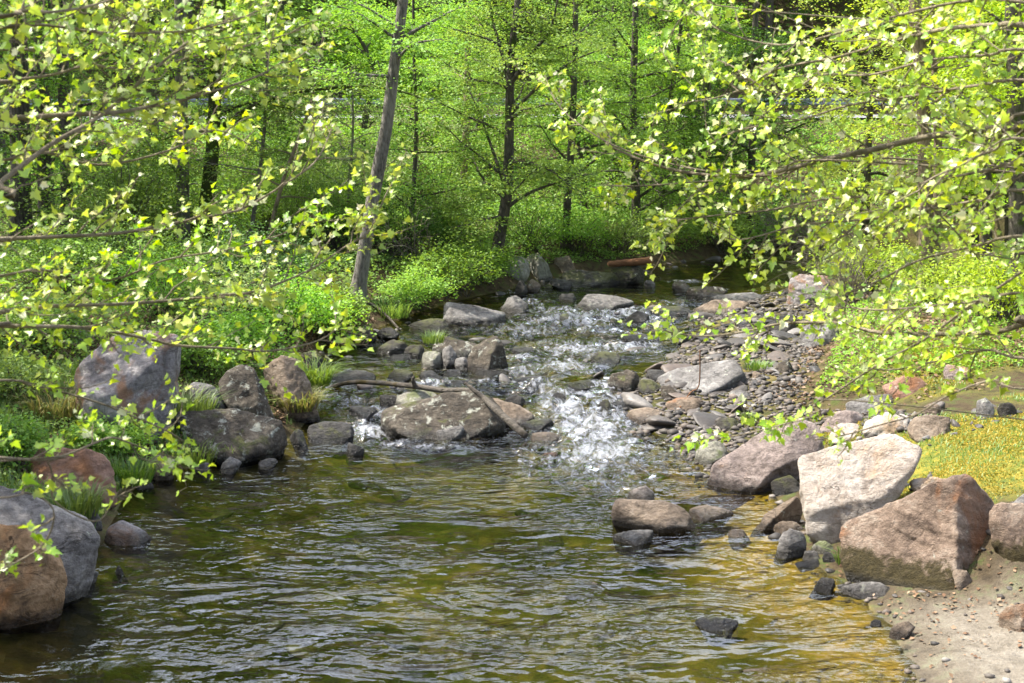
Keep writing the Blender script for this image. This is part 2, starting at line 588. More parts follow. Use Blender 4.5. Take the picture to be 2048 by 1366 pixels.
def terrain_raw(x, y):
    shp = x.shape
    P = np.stack([x.ravel(), y.ravel()], 1)
    dl, dr = dist_poly(P, LS), dist_poly(P, RS)
    ins = inside_poly(P, POLY)
    X, Y = P[:, 0], P[:, 1]
    W = level(Y)
    n1 = fbm2(X, Y, 0.45, 3, 4)
    n2 = fbm2(X, Y, 2.1, 9, 4)
    sd = np.where(ins, -np.minimum(dl, dr), np.minimum(dl, dr))
    left = dl < dr
    # bed
    rap = ss(21.0, 22.5, Y) * (1 - ss(25.5, 27.0, Y))
    depth = np.clip(0.03 + 0.30 * np.abs(sd), 0, 0.62) * (1 - 0.45 * rap)
    depth = np.where(~left, np.minimum(depth, 0.02 + 0.19 * np.abs(sd)), depth)
    zb = W - depth + 0.05 * n2 * ss(0, 0.5, np.abs(sd)) + 0.06 * n1 * ss(0, 0.8, np.abs(sd))
    # left bank
    s = np.maximum(sd, 0)
    zl = W + 0.28 * ss(0, 0.5, s) + 0.50 * ss(0.4, 2.6, s) + 0.045 * np.maximum(s - 2, 0)
    zl += (0.16 * n1 + 0.07 * n2) * ss(0.1, 1.5, s)
    yr = Y + np.clip(-8 - X, 0, 12) * 0.55
    emb = ss(45, 57.0, yr)
    zl = zl * (1 - emb) + (ROAD_Z - 0.03) * emb
    # right bank
    s0 = 0.25 + 1.6 * (1 - ss(13.6, 15.5, Y)) + 2.1 * ss(20.0, 22.0, Y)
    zr = W + 0.10 * ss(0, 0.6, s) + 0.10 * ss(0.5, 2.2, s)
    zr += 0.62 * ss(0, 2.2, s - s0) + 0.05 * np.maximum(s - s0 - 2, 0) + 0.14 * np.maximum(s - 11, 0)
    zr += (0.10 * n1 + 0.03 * n2) * ss(0.3, 2.0, s)
    near = 1 - ss(14.6, 15.8, Y)
    zb = np.where(ins & ~left, np.maximum(zb, W - 0.01 - 0.085 * np.abs(sd) - 0.6 * (1 - near) - 0.05 * n2), zb)
    zr = zr + 0.07 * n2 * near * (1 - ss(0.2, 1.0, s))
    z = np.where(ins, zb, np.where(left, zl, zr))
    hill = 0.62 * np.maximum(yr - 66.8, 0) ** 1.02
    z = z + np.where(yr > 57, (0.5 * n1) * ss(68, 75, yr), 0) + hill
    z = np.minimum(z, 60 + 3 * n1)
    return z.reshape(shp), sd.reshape(shp), left.reshape(shp), ins.reshape(shp)


def axis(lo, a, b, hi, step, grow=1.18):
    core = list(np.arange(a, b, step))
    up, s, v = [], step, core[-1]
    while v < hi:
        s *= grow
        v += s
        up.append(v)
    dn, s, v = [], step, core[0]
    while v > lo:
        s *= grow
        v -= s
        dn.append(v)
    return np.array(dn[::-1] + core + up)


GX = axis(-190, -13, 15, 190, 0.13)
GY = axis(-60, 8.5, 46, 190, 0.13)
XX, YY = np.meshgrid(GX, GY)
TZ, TSD, TLEFT, TINS = terrain_raw(XX, YY)
SURF = np.where(TINS, np.maximum(TZ, level(YY)), TZ)


def interp(grid, x, y):
    x = np.asarray(x, float)
    y = np.asarray(y, float)
    i = np.clip(np.searchsorted(GX, x) - 1, 0, len(GX) - 2)
    j = np.clip(np.searchsorted(GY, y) - 1, 0, len(GY) - 2)
    u = np.clip((x - GX[i]) / (GX[i + 1] - GX[i]), 0, 1)
    v = np.clip((y - GY[j]) / (GY[j + 1] - GY[j]), 0, 1)
    return grid[j, i] * (1 - u) * (1 - v) + grid[j, i + 1] * u * (1 - v) + grid[j + 1, i] * (1 - u) * v + grid[j + 1, i + 1] * u * v


def ground(x, y):
    return interp(TZ, x, y)


def hit(px, py):
    r = ray(px, py)
    d = np.linspace(9, 120, 3000)
    pts = np.array([0, 0, CAM_Z]) + r[None] * (d / r[1])[:, None]
    s = interp(SURF, pts[:, 0], pts[:, 1])
    below = pts[:, 2] < s
    k = int(np.argmax(below)) if below.any() else len(d) - 1
    p = pts[k].copy()
    p[2] = s[k]
    return p


# terrain mesh
def ground_material():
    m, nt = new_mat("stream_bank_ground")
    b = NB(nt)
    co = b.n("ShaderNodeTexCoord").outputs["Object"]
    at = b.n("ShaderNodeAttribute", attribute_name="zone")
    sep = b.n("ShaderNodeSeparateColor")
    b.l(at.outputs["Color"], sep.inputs[0])
    moss, sand, bed = sep.outputs[0], sep.outputs[1], sep.outputs[2]
    n_big = b.noise(co, 0.9, 6, 0.65, 0.4)
    n_mid = b.noise(co, 4.5, 7, 0.68)
    n_fine = b.noise(co, 30, 6, 0.7)
    soil = b.ramp(n_mid, [(0.3, (0.03, 0.022, 0.013)), (0.5, (0.075, 0.055, 0.03)), (0.62, (0.06, 0.08, 0.02)), (0.75, (0.12, 0.10, 0.055))])
    mossc = b.ramp(b.math("ADD", b.math("MULTIPLY", n_mid, 0.6), b.math("MULTIPLY", n_fine, 0.4)), [(0.38, (0.06, 0.09, 0.02)), (0.49, (0.13, 0.15, 0.025)), (0.58, (0.28, 0.21, 0.03)), (0.70, (0.40, 0.27, 0.04))])
    sandc = b.ramp(b.math("ADD", b.math("MULTIPLY", n_mid, 0.6), b.math("MULTIPLY", n_fine, 0.4)), [(0.33, (0.10, 0.085, 0.064)), (0.5, (0.20, 0.175, 0.138)), (0.66, (0.29, 0.262, 0.215))])
    vor = b.n("ShaderNodeTexVoronoi")
    vor.inputs["Scale"].default_value = 5.5
    b.l(co, vor.inputs["Vector"])
    vcol = b.n("ShaderNodeSeparateColor")
    b.l(vor.outputs["Color"], vcol.inputs[0])
    stone = b.ramp(vcol.outputs[0], [(0.0, (0.025, 0.026, 0.012)), (0.4, (0.065, 0.057, 0.024)), (0.7, (0.105, 0.085, 0.035)), (1.0, (0.19, 0.145, 0.07))])
    algae = b.ramp(n_big, [(0.35, (0.03, 0.036, 0.011)), (0.52, (0.085, 0.085, 0.02)), (0.68, (0.19, 0.155, 0.036))])
    bedc = b.mix(0.5, stone, algae)
    bshal = b.ramp(n_mid, [(0.35, (0.14, 0.12, 0.02)), (0.6, (0.36, 0.24, 0.05))])
    alpha = at.outputs["Alpha"]
    bedc = b.mix(alpha, bedc, bshal)
    col = b.mix(moss, soil, mossc)
    col = b.mix(sand, col, sandc)
    col = b.mix(bed, col, bedc)
    h = b.math("ADD", n_fine, b.math("MULTIPLY", n_mid, 1.6))
    p = b.n("ShaderNodeBsdfPrincipled")
    p.inputs["Roughness"].default_value = 0.95
    p.inputs["Specular IOR Level"].default_value = 0.15
    b.l(col, p.inputs["Base Color"])
    b.l(b.bump(h, 0.8, 0.05), p.inputs["Normal"])
    out = b.n("ShaderNodeOutputMaterial")
    b.l(p.outputs[0], out.inputs[0])
    return m


ny, nx = XX.shape
V = np.stack([XX.ravel(), YY.ravel(), TZ.ravel()], 1)
idx = np.arange(nx * ny).reshape(ny, nx)
Fq = np.stack([idx[:-1, :-1], idx[:-1, 1:], idx[1:, 1:], idx[1:, :-1]], -1).reshape(-1, 4)
me = mesh_np("ground", V, Fq, 4, ground_material(), True)
nA = fbm2(XX, YY, 0.55, 21, 4)
nB = fbm2(XX, YY, 1.7, 33, 4)
right = (~TLEFT) & (~TINS)
sR = np.maximum(TSD, 0)
lawn = right & (YY > 14.2)
mossz = np.where(lawn, ss(0.9, 1.7, sR + 0.5 * nB) * ss(15.6, 16.6, YY + 0.5 * nB) * (1 - ss(19.6, 20.8, YY + 0.7 * nB)), 0)
mossz = np.maximum(mossz, np.where(right & (YY > 19), ss(0.02, 0.30, nA + 0.25 * ss(2.0, 3.4, sR) - 0.2) * 0.6 * ss(2.8, 4.0, sR) * (1 - ss(30, 34, YY)), 0))
sandz = np.where(right & (YY < 17), (1 - ss(13.8, 15.4, YY + 0.6 * nB)) * (0.45 + 0.55 * ss(0.1, 0.9, sR + 0.4 * nB)), 0)
sandz = np.maximum(sandz, np.where(right & (YY > 27), ss(0.0, 0.4, nA + 0.25) * ss(2, 4, sR) * 0.9, 0))
bedz = np.maximum(ss(0.12, -0.04, TSD), np.where(right & (YY > 19.5), 0.75 * ss(3.6, 2.4, sR + nB), 0))
shal = np.where(TINS & ~TLEFT, ss(1.7, 0.15, -TSD + 0.5 * nB) * (1 - ss(19.5, 22, YY)), 0)
ca = me.color_attributes.new("zone", "FLOAT_COLOR", "POINT")
ca.data.foreach_set("color", np.stack([mossz, sandz, bedz, shal], -1).astype(np.float32).ravel())
gobj = link("ground", me)
tag(gobj, kind="structure")

# ------------------------------------------------------------------ water
def water_material():
    m, nt = new_mat("stream_water")
    b = NB(nt)
    co = b.n("ShaderNodeTexCoord").outputs["Object"]
    at = b.n("ShaderNodeAttribute", attribute_name="flow")
    sep = b.n("ShaderNodeSeparateColor")
    b.l(at.outputs["Color"], sep.inputs[0])
    foam, turb = sep.outputs[0], sep.outputs[1]
    # wavelets stretched across the current
    w1 = b.noise(b.mapping(co, (1.0, 1.45, 1)), 3.6, 2, 0.45, 0.25)
    w2 = b.noise(b.mapping(co, (1.0, 1.35, 1)), 9.5, 1, 0.4, 0.3)
    w0 = b.noise(b.mapping(co, (1.0, 1.3, 1)), 1.25, 2, 0.5, 0.4)
    patch = b.step(b.noise(b.mapping(co, (0.9, 1.5, 1)), 0.75, 3, 0.55, 0.8), 0.36, 0.62)
    h = b.math("ADD", w1, b.math("MULTIPLY", w2, 0.30))
    h = b.math("ADD", b.math("MULTIPLY", h, b.math("ADD", b.math("MULTIPLY", patch, 0.95), 0.18)), b.math("MULTIPLY", w0, 0.75))
    hs = b.math("MULTIPLY", h, sep.outputs[2])
    nr = b.bump(hs, 1.0, 0.08)
    # foam pattern
    f1 = b.noise(b.mapping(co, (1.5, 0.75, 1)), 4.2, 7, 0.66, 1.3)
    f2 = b.noise(co, 21.0, 5, 0.7, 0.3)
    fp = b.math("ADD", b.math("MULTIPLY", f1, 0.84), b.math("MULTIPLY", f2, 0.16))
    fm = b.step(b.math("ADD", fp, b.math("MULTIPLY", foam, 0.37)), 0.58, 1.0)
    fr = b.n("ShaderNodeFresnel")
    fr.inputs["IOR"].default_value = 1.40
    b.l(nr, fr.inputs["Normal"])
    g = b.n("ShaderNodeBsdfGlossy")
    g.inputs["Roughness"].default_value = 0.05
    b.l(nr, g.inputs["Normal"])
    t = b.n("ShaderNodeBsdfTransparent")
    t.inputs[0].default_value = (0.70, 0.70, 0.44, 1)
    mx = b.n("ShaderNodeMixShader")
    b.l(fr.outputs[0], mx.inputs[0])
    b.l(t.outputs[0], mx.inputs[1])
    b.l(g.outputs[0], mx.inputs[2])
    wd = b.n("ShaderNodeBsdfPrincipled")
    wd.inputs["Base Color"].default_value = (0.60, 0.63, 0.70, 1)
    wd.inputs["Roughness"].default_value = 0.45
    b.l(b.bump(fp, 1.0, 0.30), wd.inputs["Normal"])
    mf = b.n("ShaderNodeMixShader")
    b.l(fm, mf.inputs[0])
    b.l(mx.outputs[0], mf.inputs[1])
    b.l(wd.outputs[0], mf.inputs[2])
    out = b.n("ShaderNodeOutputMaterial")
    b.l(mf.outputs[0], out.inputs[0])
    return m


# foam centres in (px, py, rx px, ry px, strength)
foam_px = [(1130, 815, 80, 40, .70), (1180, 860, 90, 40, .78), (1210, 900, 120, 36, .68), (1170, 925, 140, 34, .6), (1080, 770, 60, 20, .6), (1250, 930, 110, 40, .5),
           (735, 862, 50, 22, .85), (790, 885, 50, 12, .6), (700, 800, 45, 14, .5), (745, 820, 40, 14, .55), (690, 750, 60, 10, .45),
           (1060, 660, 90, 22, .65), (1150, 640, 120, 20, .75), (1240, 625, 70, 16, .7), (1160, 700, 130, 22, .65), (1270, 690, 70, 24, .65), (1200, 660, 60, 12, .7),
           (1040, 745, 50, 12, .6), (1130, 735, 90, 16, .65), (870, 765, 60, 12, .55), (1000, 715, 40, 10, .5), (1310, 645, 50, 16, .6), (1120, 620, 60, 10, .65),
           (1060, 605, 40, 8, .55), (1200, 770, 60, 16, .65), (1215, 800, 50, 18, .6), (1340, 605, 40, 6, .5), (1370, 563, 40, 4, .5), (640, 860, 20, 10, .5),
           (1060, 720, 60, 10, .55), (960, 765, 50, 8, .5), (1230, 965, 130, 40, .42), (1120, 950, 120, 26, .42), (1060, 900, 60, 14, .46), (860, 895, 90, 10, .46), (1200, 840, 120, 60, .62), (1150, 790, 90, 26, .6)]
wx = np.arange(-6.5, 13.0, 0.065)
wy = axis(-10, 11.5, 44, 60, 0.075, 1.25)
WX, WY = np.meshgrid(wx, wy)
wsd = interp(TSD, WX, WY)
WZ = level(WY)
foam = np.zeros_like(WX)
for (px, py, rx, ry, st) in foam_px:
    c = at_water(px, py)
    ex = abs(at_water(px + rx, py)[0] - c[0])
    ey = abs(at_water(px, py - ry)[1] - at_water(px, py + ry)[1]) * 0.5
    foam = np.maximum(foam, st * np.exp(-(((WX - c[0]) / ex) ** 2 + ((WY - c[1]) / ey) ** 2) * 1.1))
turb = np.clip(foam * 1.3 + 0.25 * ss(20.5, 22.5, WY) * (1 - ss(33, 36, WY)), 0, 1)
rip = 0.012 * fbm2(WX, WY * 1.7, 1.6, 50, 3) + turb * (0.13 * fbm2(WX, WY, 2.6, 51, 3) + 0.08 * fbm2(WX, WY, 7.0, 52, 2)) + foam * (0.05 + 0.10 * fbm2(WX, WY, 4.5, 53, 3))
calm = 0.35 + 0.65 * (1 - ss(33, 37, WY))
calm *= 0.40 + 0.60 * ss(-4.0, -0.5, WX + 0.5 * fbm2(WX, WY, 0.5, 77, 2)) * 1.0
amp = np.clip(calm * (0.75 + 0.5 * fbm2(WX, WY, 0.35, 78, 3)) + turb * 1.6, 0.06, 2.6)
WZ = WZ + rip * np.clip(0.4 + -wsd, 0.3, 1)
keep = wsd < 0.55
ny2, nx2 = WX.shape
idx = np.arange(nx2 * ny2).reshape(ny2, nx2)
kq = keep[:-1, :-1] | keep[1:, 1:]
Fq = np.stack([idx[:-1, :-1], idx[:-1, 1:], idx[1:, 1:], idx[1:, :-1]], -1)[kq]
used = np.zeros(nx2 * ny2, bool)
used[Fq.ravel()] = True
remap = np.cumsum(used) - 1
V = np.stack([WX.ravel(), WY.ravel(), WZ.ravel()], 1)[used]
me = mesh_np("water", V, remap[Fq], 4, water_material(), True)
ca = me.color_attributes.new("flow", "FLOAT_COLOR", "POINT")
ca.data.foreach_set("color", np.stack([foam.ravel()[used], turb.ravel()[used], amp.ravel()[used], np.ones(used.sum())], -1).astype(np.float32).ravel())
wobj = link("water", me)
tag(wobj, kind="structure")

# ------------------------------------------------------------------ rocks
_ico = {}


def ico(sub):
    if sub not in _ico:
        bm = bmesh.new()
        bmesh.ops.create_icosphere(bm, subdivisions=sub, radius=1.0)
        v = np.array([x.co[:] for x in bm.verts])
        f = np.array([[x.index for x in q.verts] for q in bm.faces])
        bm.free()
        _ico[sub] = (norm(v), f)
    return _ico[sub]


def polar_radius(poly, theta):
    """distance from the origin to a star-shaped outline."""
    P = []
    n = len(poly)
    for i in range(n):
        a, b = poly[i], poly[(i + 1) % n]
        for t in np.linspace(0, 1, 24, endpoint=False):
            P.append(a + (b - a) * t)
    P = np.array(P)
    ang = np.arctan2(P[:, 1], P[:, 0])
    rad = np.hypot(P[:, 0], P[:, 1])
    o = np.argsort(ang)
    ang, rad = ang[o], rad[o]
    ang = np.concatenate([ang - 2 * math.pi, ang, ang + 2 * math.pi])
    rad = np.concatenate([rad, rad, rad])
    return np.interp(theta, ang, rad)


def hull_planes(pts):
    bm = bmesh.new()
    for q in pts:
        bm.verts.new(q)
    bmesh.ops.convex_hull(bm, input=bm.verts[:])
    bm.normal_update()
    out = []
    for f in bm.faces:
        n = np.array(f.normal[:])
        d = float(n @ np.array(f.verts[0].co[:]))
        if d < 0:
            n, d = -n, -d
        if d > 1e-5:
            out.append((n, d))
    bm.free()
    return np.array([o[0] for o in out]), np.array([o[1] for o in out])


def rock_shape(poly, depth, seed, sub=5, power=0.6, lean=0.25, facets=13, amp=0.045, cut=(0.52, 0.86), planes=(), strata=1.0, sharp=42, front=(0.45, 0.85), drop=0.22):
    """an angular block: the outline stands in the middle, broken faces in front and behind."""
    r = np.random.default_rng(seed)
    d, f = ico(sub)
    zmin, zmax = poly[:, 1].min(), poly[:, 1].max()
    h = zmax - zmin
    size = math.sqrt((poly[:, 0].max() - poly[:, 0].min()) * h)
    pts = [(x, lean * depth * (z - zmin) / h + r.normal() * 0.10 * depth, z) for x, z in poly]
    for side in (-1, 1):
        sx = r.uniform(*front)
        for x, z in poly:
            if r.random() < 0.5:
                q = r.uniform(0.75, 1.1) * sx
                pts.append((x * q + r.normal() * 0.05 * size, side * depth * r.uniform(0.55, 1.0), (z * q - (drop * h if side < 0 else 0.1 * h)) + r.normal() * 0.04 * h))
        pts.append((r.normal() * 0.2 * size, side * depth, r.normal() * 0.15 * h - 0.1 * h))
    zl = min(q[2] for q in pts)
    pts = [(x, y, max(z, zmin)) for x, y, z in pts]
    N, Dd = hull_planes(pts)
    ext = np.array([np.abs([q[k] for q in pts]).max() for k in range(3)])
    dirs = norm(d * ext[None])
    for q in planes:
        n = norm(np.array(q[:3], float))
        lim = max(np.array(pts) @ n) * q[3]
        N = np.vstack([N, n])
        Dd = np.append(Dd, max(lim, 0.05 * size))
    PA = np.array(pts)
    for k in range(6):
        n = norm(np.array([r.normal(), -abs(r.normal()) if k < 4 else abs(r.normal()), r.normal() * 0.6 + 0.35]))
        N = np.vstack([N, n])
        Dd = np.append(Dd, max((PA @ n).max() * r.uniform(0.78, 0.93), 0.05 * size))
    c = np.clip(dirs @ N.T, 0, None) / Dd[None]
    rad = (c ** sharp).sum(1) ** (-1.0 / sharp)
    p = dirs * rad[:, None]
    for ax in (0, 2):
        a0, a1 = poly[:, 0 if ax == 0 else 1].min(), poly[:, 0 if ax == 0 else 1].max()
        b0, b1 = p[:, ax].min(), p[:, ax].max()
        p[:, ax] = a0 + (p[:, ax] - b0) * (a1 - a0) / (b1 - b0)
    nd = norm(p)
    p += nd * (size * amp * fbm(p / size * 2.6 + seed, seed, 5, 0.55))[:, None]
    ax = norm(np.array([r.normal() * 0.35, r.normal() * 0.35, 1.0]))
    q = (p @ ax) / size * r.uniform(5, 9) + 0.8 * fbm(p / size * 1.8, seed + 9, 3)
    fq = q - np.floor(q)
    p -= nd * (size * 0.014 * strata * np.where(fq < 0.75, fq / 0.75, (1 - fq) / 0.25) * (0.6 + 0.8 * fbm(p / size * 2.2, seed + 11, 2)))[:, None]
    p += nd * (size * amp * 0.35 * fbm(p / size * 9.0 + seed, seed + 13, 4, 0.6))[:, None]
    ridg = 1 - np.abs(fbm(p / size * 4.5 + seed * 3, seed + 5, 4, 0.55))
    p -= nd * (size * amp * 0.45 * ridg ** 3)[:, None]
    return p, f


def auto_poly(w, h, seed):
    r = np.random.default_rng(seed)
    k = 6
    a = np.sort(np.linspace(0, 2 * math.pi, k, endpoint=False) + r.uniform(-0.25, 0.25, k))
    rad = r.uniform(0.74, 1.12, k)
    P = np.stack([np.cos(a) * rad, np.sin(a) * rad], 1)
    P[:, 0] += P[:, 1] * r.uniform(-0.45, 0.45)
    P = P * (1 / np.maximum(np.abs(P).max(), 0.1))
    P[:, 0] = (P[:, 0] - P[:, 0].min()) / (P[:, 0].max() - P[:, 0].min()) - 0.5
    P[:, 1] = (P[:, 1] - P[:, 1].min()) / (P[:, 1].max() - P[:, 1].min()) - 0.5
    return P * np.array([w, h])


ROCK_SEED = [100]
MADE = {}


def rock(name, label, mat, pts, k=0.5, sub=5, group=None, cat=None, base=None, dz=0.0, **kw):
    """pts: outline in photo pixels, or a box (x0, y0, x1, y1)."""
    ROCK_SEED[0] += 7
    seed = kw.pop("seed", ROCK_SEED[0])
    if not isinstance(pts[0], (tuple, list)):
        x0, y0, x1, y1 = pts
        q = auto_poly(x1 - x0, y1 - y0, seed)
        q[:, 0] += (x0 + x1) / 2
        q[:, 1] = -q[:, 1] + (y0 + y1) / 2
        pts = q
    pts = np.asarray(pts, float)
    x0, x1 = pts[:, 0].min(), pts[:, 0].max()
    yb = pts[:, 1].max() if base is None else base
    hp = hit((x0 + x1) / 2, yb - 2)
    width = (x1 - x0) * hp[1] / F_PX
    D = width * k
    dm = hp[1] + D * 0.55
    W3 = np.array([at_dist(px, py, dm) for px, py in pts])
    zb = hp[2]
    xc = (W3[:, 0].min() + W3[:, 0].max()) / 2
    h = max(W3[:, 2].max() - zb, 0.05)
    z = W3[:, 2].copy()
    low = z < zb + 0.22 * h
    z[low] -= 0.12 + 0.18 * h
    P2 = np.stack([W3[:, 0] - xc, z - zb], 1)
    cz = (P2[:, 1].min() + P2[:, 1].max()) / 2
    P2c = P2 - np.array([0, cz])
    p, f = rock_shape(P2c, D, seed, sub, **kw)
    p[:, 2] += cz
    me = mesh_np(name, p, f, 3, M[mat], True)
    wl = float(level(hp[1]))
    above = (p[:, 2] + zb) - wl if abs(interp(TSD, hp[0], hp[1])) < 1.2 or interp(TSD, hp[0], hp[1]) < 0 else p[:, 2] + (0.12 if mat == "bigbrown" else 1.0)
    me.attributes.new("above", "FLOAT", "POINT").data.foreach_set("value", np.asarray(above, np.float32))
    o = link(name, me, None, (xc, dm, zb + dz))
    o["kind"] = "thing"
    tag(o, label, cat or name.split("_")[-1], group)
    MADE[label] = o
    return o


R = rock
# --- left bank, near to far
R("boulder", "lilac grey boulder at the lower left edge, behind the overhanging orange brown one", "lilacgrey", [(-160, 960), (0, 965), (60, 1000), (140, 1040), (190, 1075), (198, 1100), (170, 1140), (120, 1170), (0, 1190), (-160, 1190)], k=0.3, sub=6, facets=9)
R("boulder", "orange brown boulder overhanging the dark water in the lower left corner", "brown", [(-200, 1130), (-60, 1062), (66, 1046), (104, 1066), (126, 1104), (131, 1150), (122, 1200), (106, 1262), (40, 1235), (-200, 1250)], k=0.3, sub=6, facets=6, base=1240)
R("rock", "rounded bluish wet rock at the waterline beside the lilac grey boulder", "lilac", [(203, 1076), (214, 1052), (250, 1042), (282, 1052), (299, 1072), (284, 1088), (240, 1092), (210, 1090)], k=0.42, sub=4)
R("rock", "low grey wet rock wedged under the orange brown boulder", "grey", [(118, 1150), (140, 1124), (170, 1136), (196, 1150), (180, 1165), (130, 1172)], k=0.4, sub=4)
R("stone", "small pointed dark stone alone in shallow water near the left boulders", "dark", [(221, 1148), (237, 1132), (258, 1146), (240, 1154)], k=0.45, sub=3)
R("stone", "small grey stone between grass tuft and bluish wet rock", "grey", (176, 1020, 205, 1062), k=0.5, sub=4)
R("slab", "smooth red brown slab tilted on the grassy left bank", "redbrown", [(50, 902), (90, 896), (165, 903), (205, 925), (226, 952), (236, 982), (200, 992), (150, 978), (90, 950), (58, 925)], k=0.35, facets=5, planes=[(-0.2, -0.55, 0.8, 0.5)])
R("slab", "thin pale slab lying under the red brown slab", "grey", [(60, 990), (100, 984), (150, 996), (152, 1010), (100, 1014), (64, 1004)], k=0.4, sub=4)
R("boulder", "big flat topped grey block with rusty base on the left bank", "lilac", [(142, 790), (156, 722), (200, 690), (270, 667), (322, 672), (352, 702), (353, 762), (336, 832), (300, 885), (240, 890), (160, 858)], k=0.42, sub=6, power=0.5, lean=0.3, facets=2, planes=[(-0.05, -0.6, 0.8, 0.66), (0.75, -0.65, 0.1, 0.66)])
R("rock", "dark grey rock half hidden in leaves above the big flat topped block", "grey", (95, 628, 190, 690), k=0.5, sub=4)
R("rock", "pale pointed rock above fresh grass, right of the big block", "grey", [(372, 768), (418, 765), (446, 790), (463, 832), (400, 826), (380, 800)], k=0.35, sub=4, facets=8)
R("boulder", "brown upright boulder with dry moss, left of the slanted tan boulder", "lichen", [(437, 762), (468, 728), (502, 736), (522, 780), (552, 832), (500, 842), (440, 792)], k=0.4)
R("boulder", "slanted tan boulder carrying grass tufts at the left edge of the rapids", "tan", [(522, 742), (560, 711), (596, 730), (622, 780), (648, 832), (605, 842), (560, 818), (528, 782)], k=0.42, facets=9)
R("boulder", "long dark brown boulder sloping into the water on the left shore", "lichen", [(345, 836), (392, 822), (452, 830), (520, 828), (560, 850), (577, 882), (562, 908), (520, 924), (440, 912), (398, 886), (350, 852)], k=0.36, sub=6, facets=6, planes=[(0.1, -0.5, 0.86, 0.55)])
R("slab", "wet dark slab with water sliding past, right of the long brown boulder", "dark", [(612, 858), (650, 845), (690, 850), (709, 858), (700, 880), (650, 890), (622, 882)], k=0.45)
R("rock", "narrow wet rock wedged between the long brown boulder and wet slab", "dark", [(578, 880), (590, 858), (606, 868), (622, 895), (600, 902)], k=0.5, sub=4)
R("stone", "small black stone in the pool below the left chute", "dark", (690, 886, 729, 913), k=0.5, sub=4)
R("rock", "squarish brown rock at the waterline among shore grass", "tan", [(296, 922), (310, 910), (340, 912), (353, 930), (345, 960), (315, 962), (300, 945)], k=0.5, sub=4)
R("stone", "grey wet stone below the shore grass, left of the angular one", "grey", (386, 926, 420, 950), k=0.5, sub=4)
R("stone", "angular white edged stone at the waterline under a grass tuft", "grey", (438, 914, 482, 950), k=0.5, sub=4)
R("stone", "flat grey stone lying in shallow water below the long brown boulder", "grey", (516, 917, 556, 936), k=0.5, sub=4)
R("stone", "small bluish stone by the shore right of the red brown slab", "lilac", (268, 966, 312, 982), k=0.5, sub=4)
# --- middle of the stream
R("boulder", "largest midstream boulder, pale lichen on top, driftwood lying over it", "lichen", [(757, 838), (775, 818), (820, 805), (870, 791), (920, 788), (962, 796), (1004, 812), (1016, 835), (1000, 852), (960, 868), (905, 876), (840, 876), (790, 872), (763, 860)], k=0.32, sub=6, facets=6, planes=[(0.0, -0.62, 0.78, 0.55)])
R("slab", "streaked reddish slab forming the right end of the largest midstream boulder", "tan", [(958, 800), (1000, 797), (1044, 812), (1073, 832), (1062, 848), (1010, 852), (980, 840)], k=0.42)
R("rock", "mossy lichen speckled rock just behind the largest midstream boulder", "mossy", [(775, 822), (785, 800), (820, 784), (862, 780), (878, 792), (860, 806), (800, 824)], k=0.45)
R("rock", "wedge shaped grey rock leaning on the front of the largest midstream boulder", "grey", [(852, 878), (872, 862), (915, 851), (930, 856), (924, 874), (900, 884), (862, 884)], k=0.4, sub=4)
R("stone", "low brown stone in front of the largest midstream boulder", "tan", (924, 861, 972, 880), k=0.5, sub=4)
R("rock", "dark rock rising beside the chute, behind the reddish slab", "dark", (1008, 788, 1052, 818), k=0.5, sub=4)
R("rock", "dark blunt rock beside the white chute at the driftwood tip", "dark", [(1040, 848), (1070, 838), (1105, 837), (1109, 850), (1090, 862), (1045, 862)], k=0.45, sub=4)
R("slab", "flat brown slab at the waterline under the driftwood tip", "tan", (1056, 864, 1126, 886), k=0.5, sub=4, power=0.6)
R("rock", "dark wet rock left of the mossy lichen speckled rock", "dark", (758, 790, 800, 816), k=0.5, sub=4)
R("boulder", "pointed grey boulder with a flat left face in midstream", "lichen", [(928, 722), (955, 690), (992, 673), (1006, 690), (1023, 726), (1018, 740), (990, 747), (940, 744)], k=0.5, sub=6, power=0.6, facets=3, amp=0.03, planes=[(-0.7, -0.6, 0.4, 0.5), (0.75, -0.6, 0.15, 0.5)])
R("boulder", "rounded tan boulder behind the pointed midstream boulder", "lichen", [(858, 702), (870, 681), (890, 673), (930, 684), (962, 690), (950, 712), (900, 714)], k=0.45)
R("rock", "upright dark rock left of the pointed midstream boulder", "grey", [(880, 736), (884, 700), (896, 691), (912, 712), (922, 738)], k=0.5, sub=4)
R("rock", "mossy rock topped with grass beside the upright dark rock", "mossy", [(840, 738), (846, 712), (862, 702), (882, 708), (886, 738)], k=0.5, sub=4)
R("rock", "small grey rock pinched against the pointed midstream boulder", "grey", (908, 714, 942, 742), k=0.5, sub=4)
R("rock", "black mossy rock left of the midstream cluster", "darkmoss", (753, 681, 816, 710), k=0.5, sub=4)
R("rock", "split dark rock between the black mossy one and the midstream cluster", "darkmoss", (806, 690, 850, 716), k=0.5, sub=4)
R("stone", "low dark stone before the split rock", "dark", (778, 708, 826, 722), k=0.5, sub=4)
R("rock", "dark rounded rock breaking the flow above the driftwood", "darkmoss", (774, 738, 828, 764), k=0.5, sub=4)
R("rock", "black low rock beneath the pointed midstream boulder, left side", "dark", (838, 742, 882, 764), k=0.5, sub=4)
R("rock", "black low rock beneath the pointed midstream boulder, middle", "dark", (880, 738, 925, 756), k=0.5, sub=4)
R("slab", "flat wet slab at the foot of the pointed midstream boulder", "dark", (942, 738, 1030, 756), k=0.5, sub=4, power=0.6)
R("rock", "dark wet rock awash just above the driftwood bend", "dark", (898, 758, 960, 776), k=0.5, sub=4)
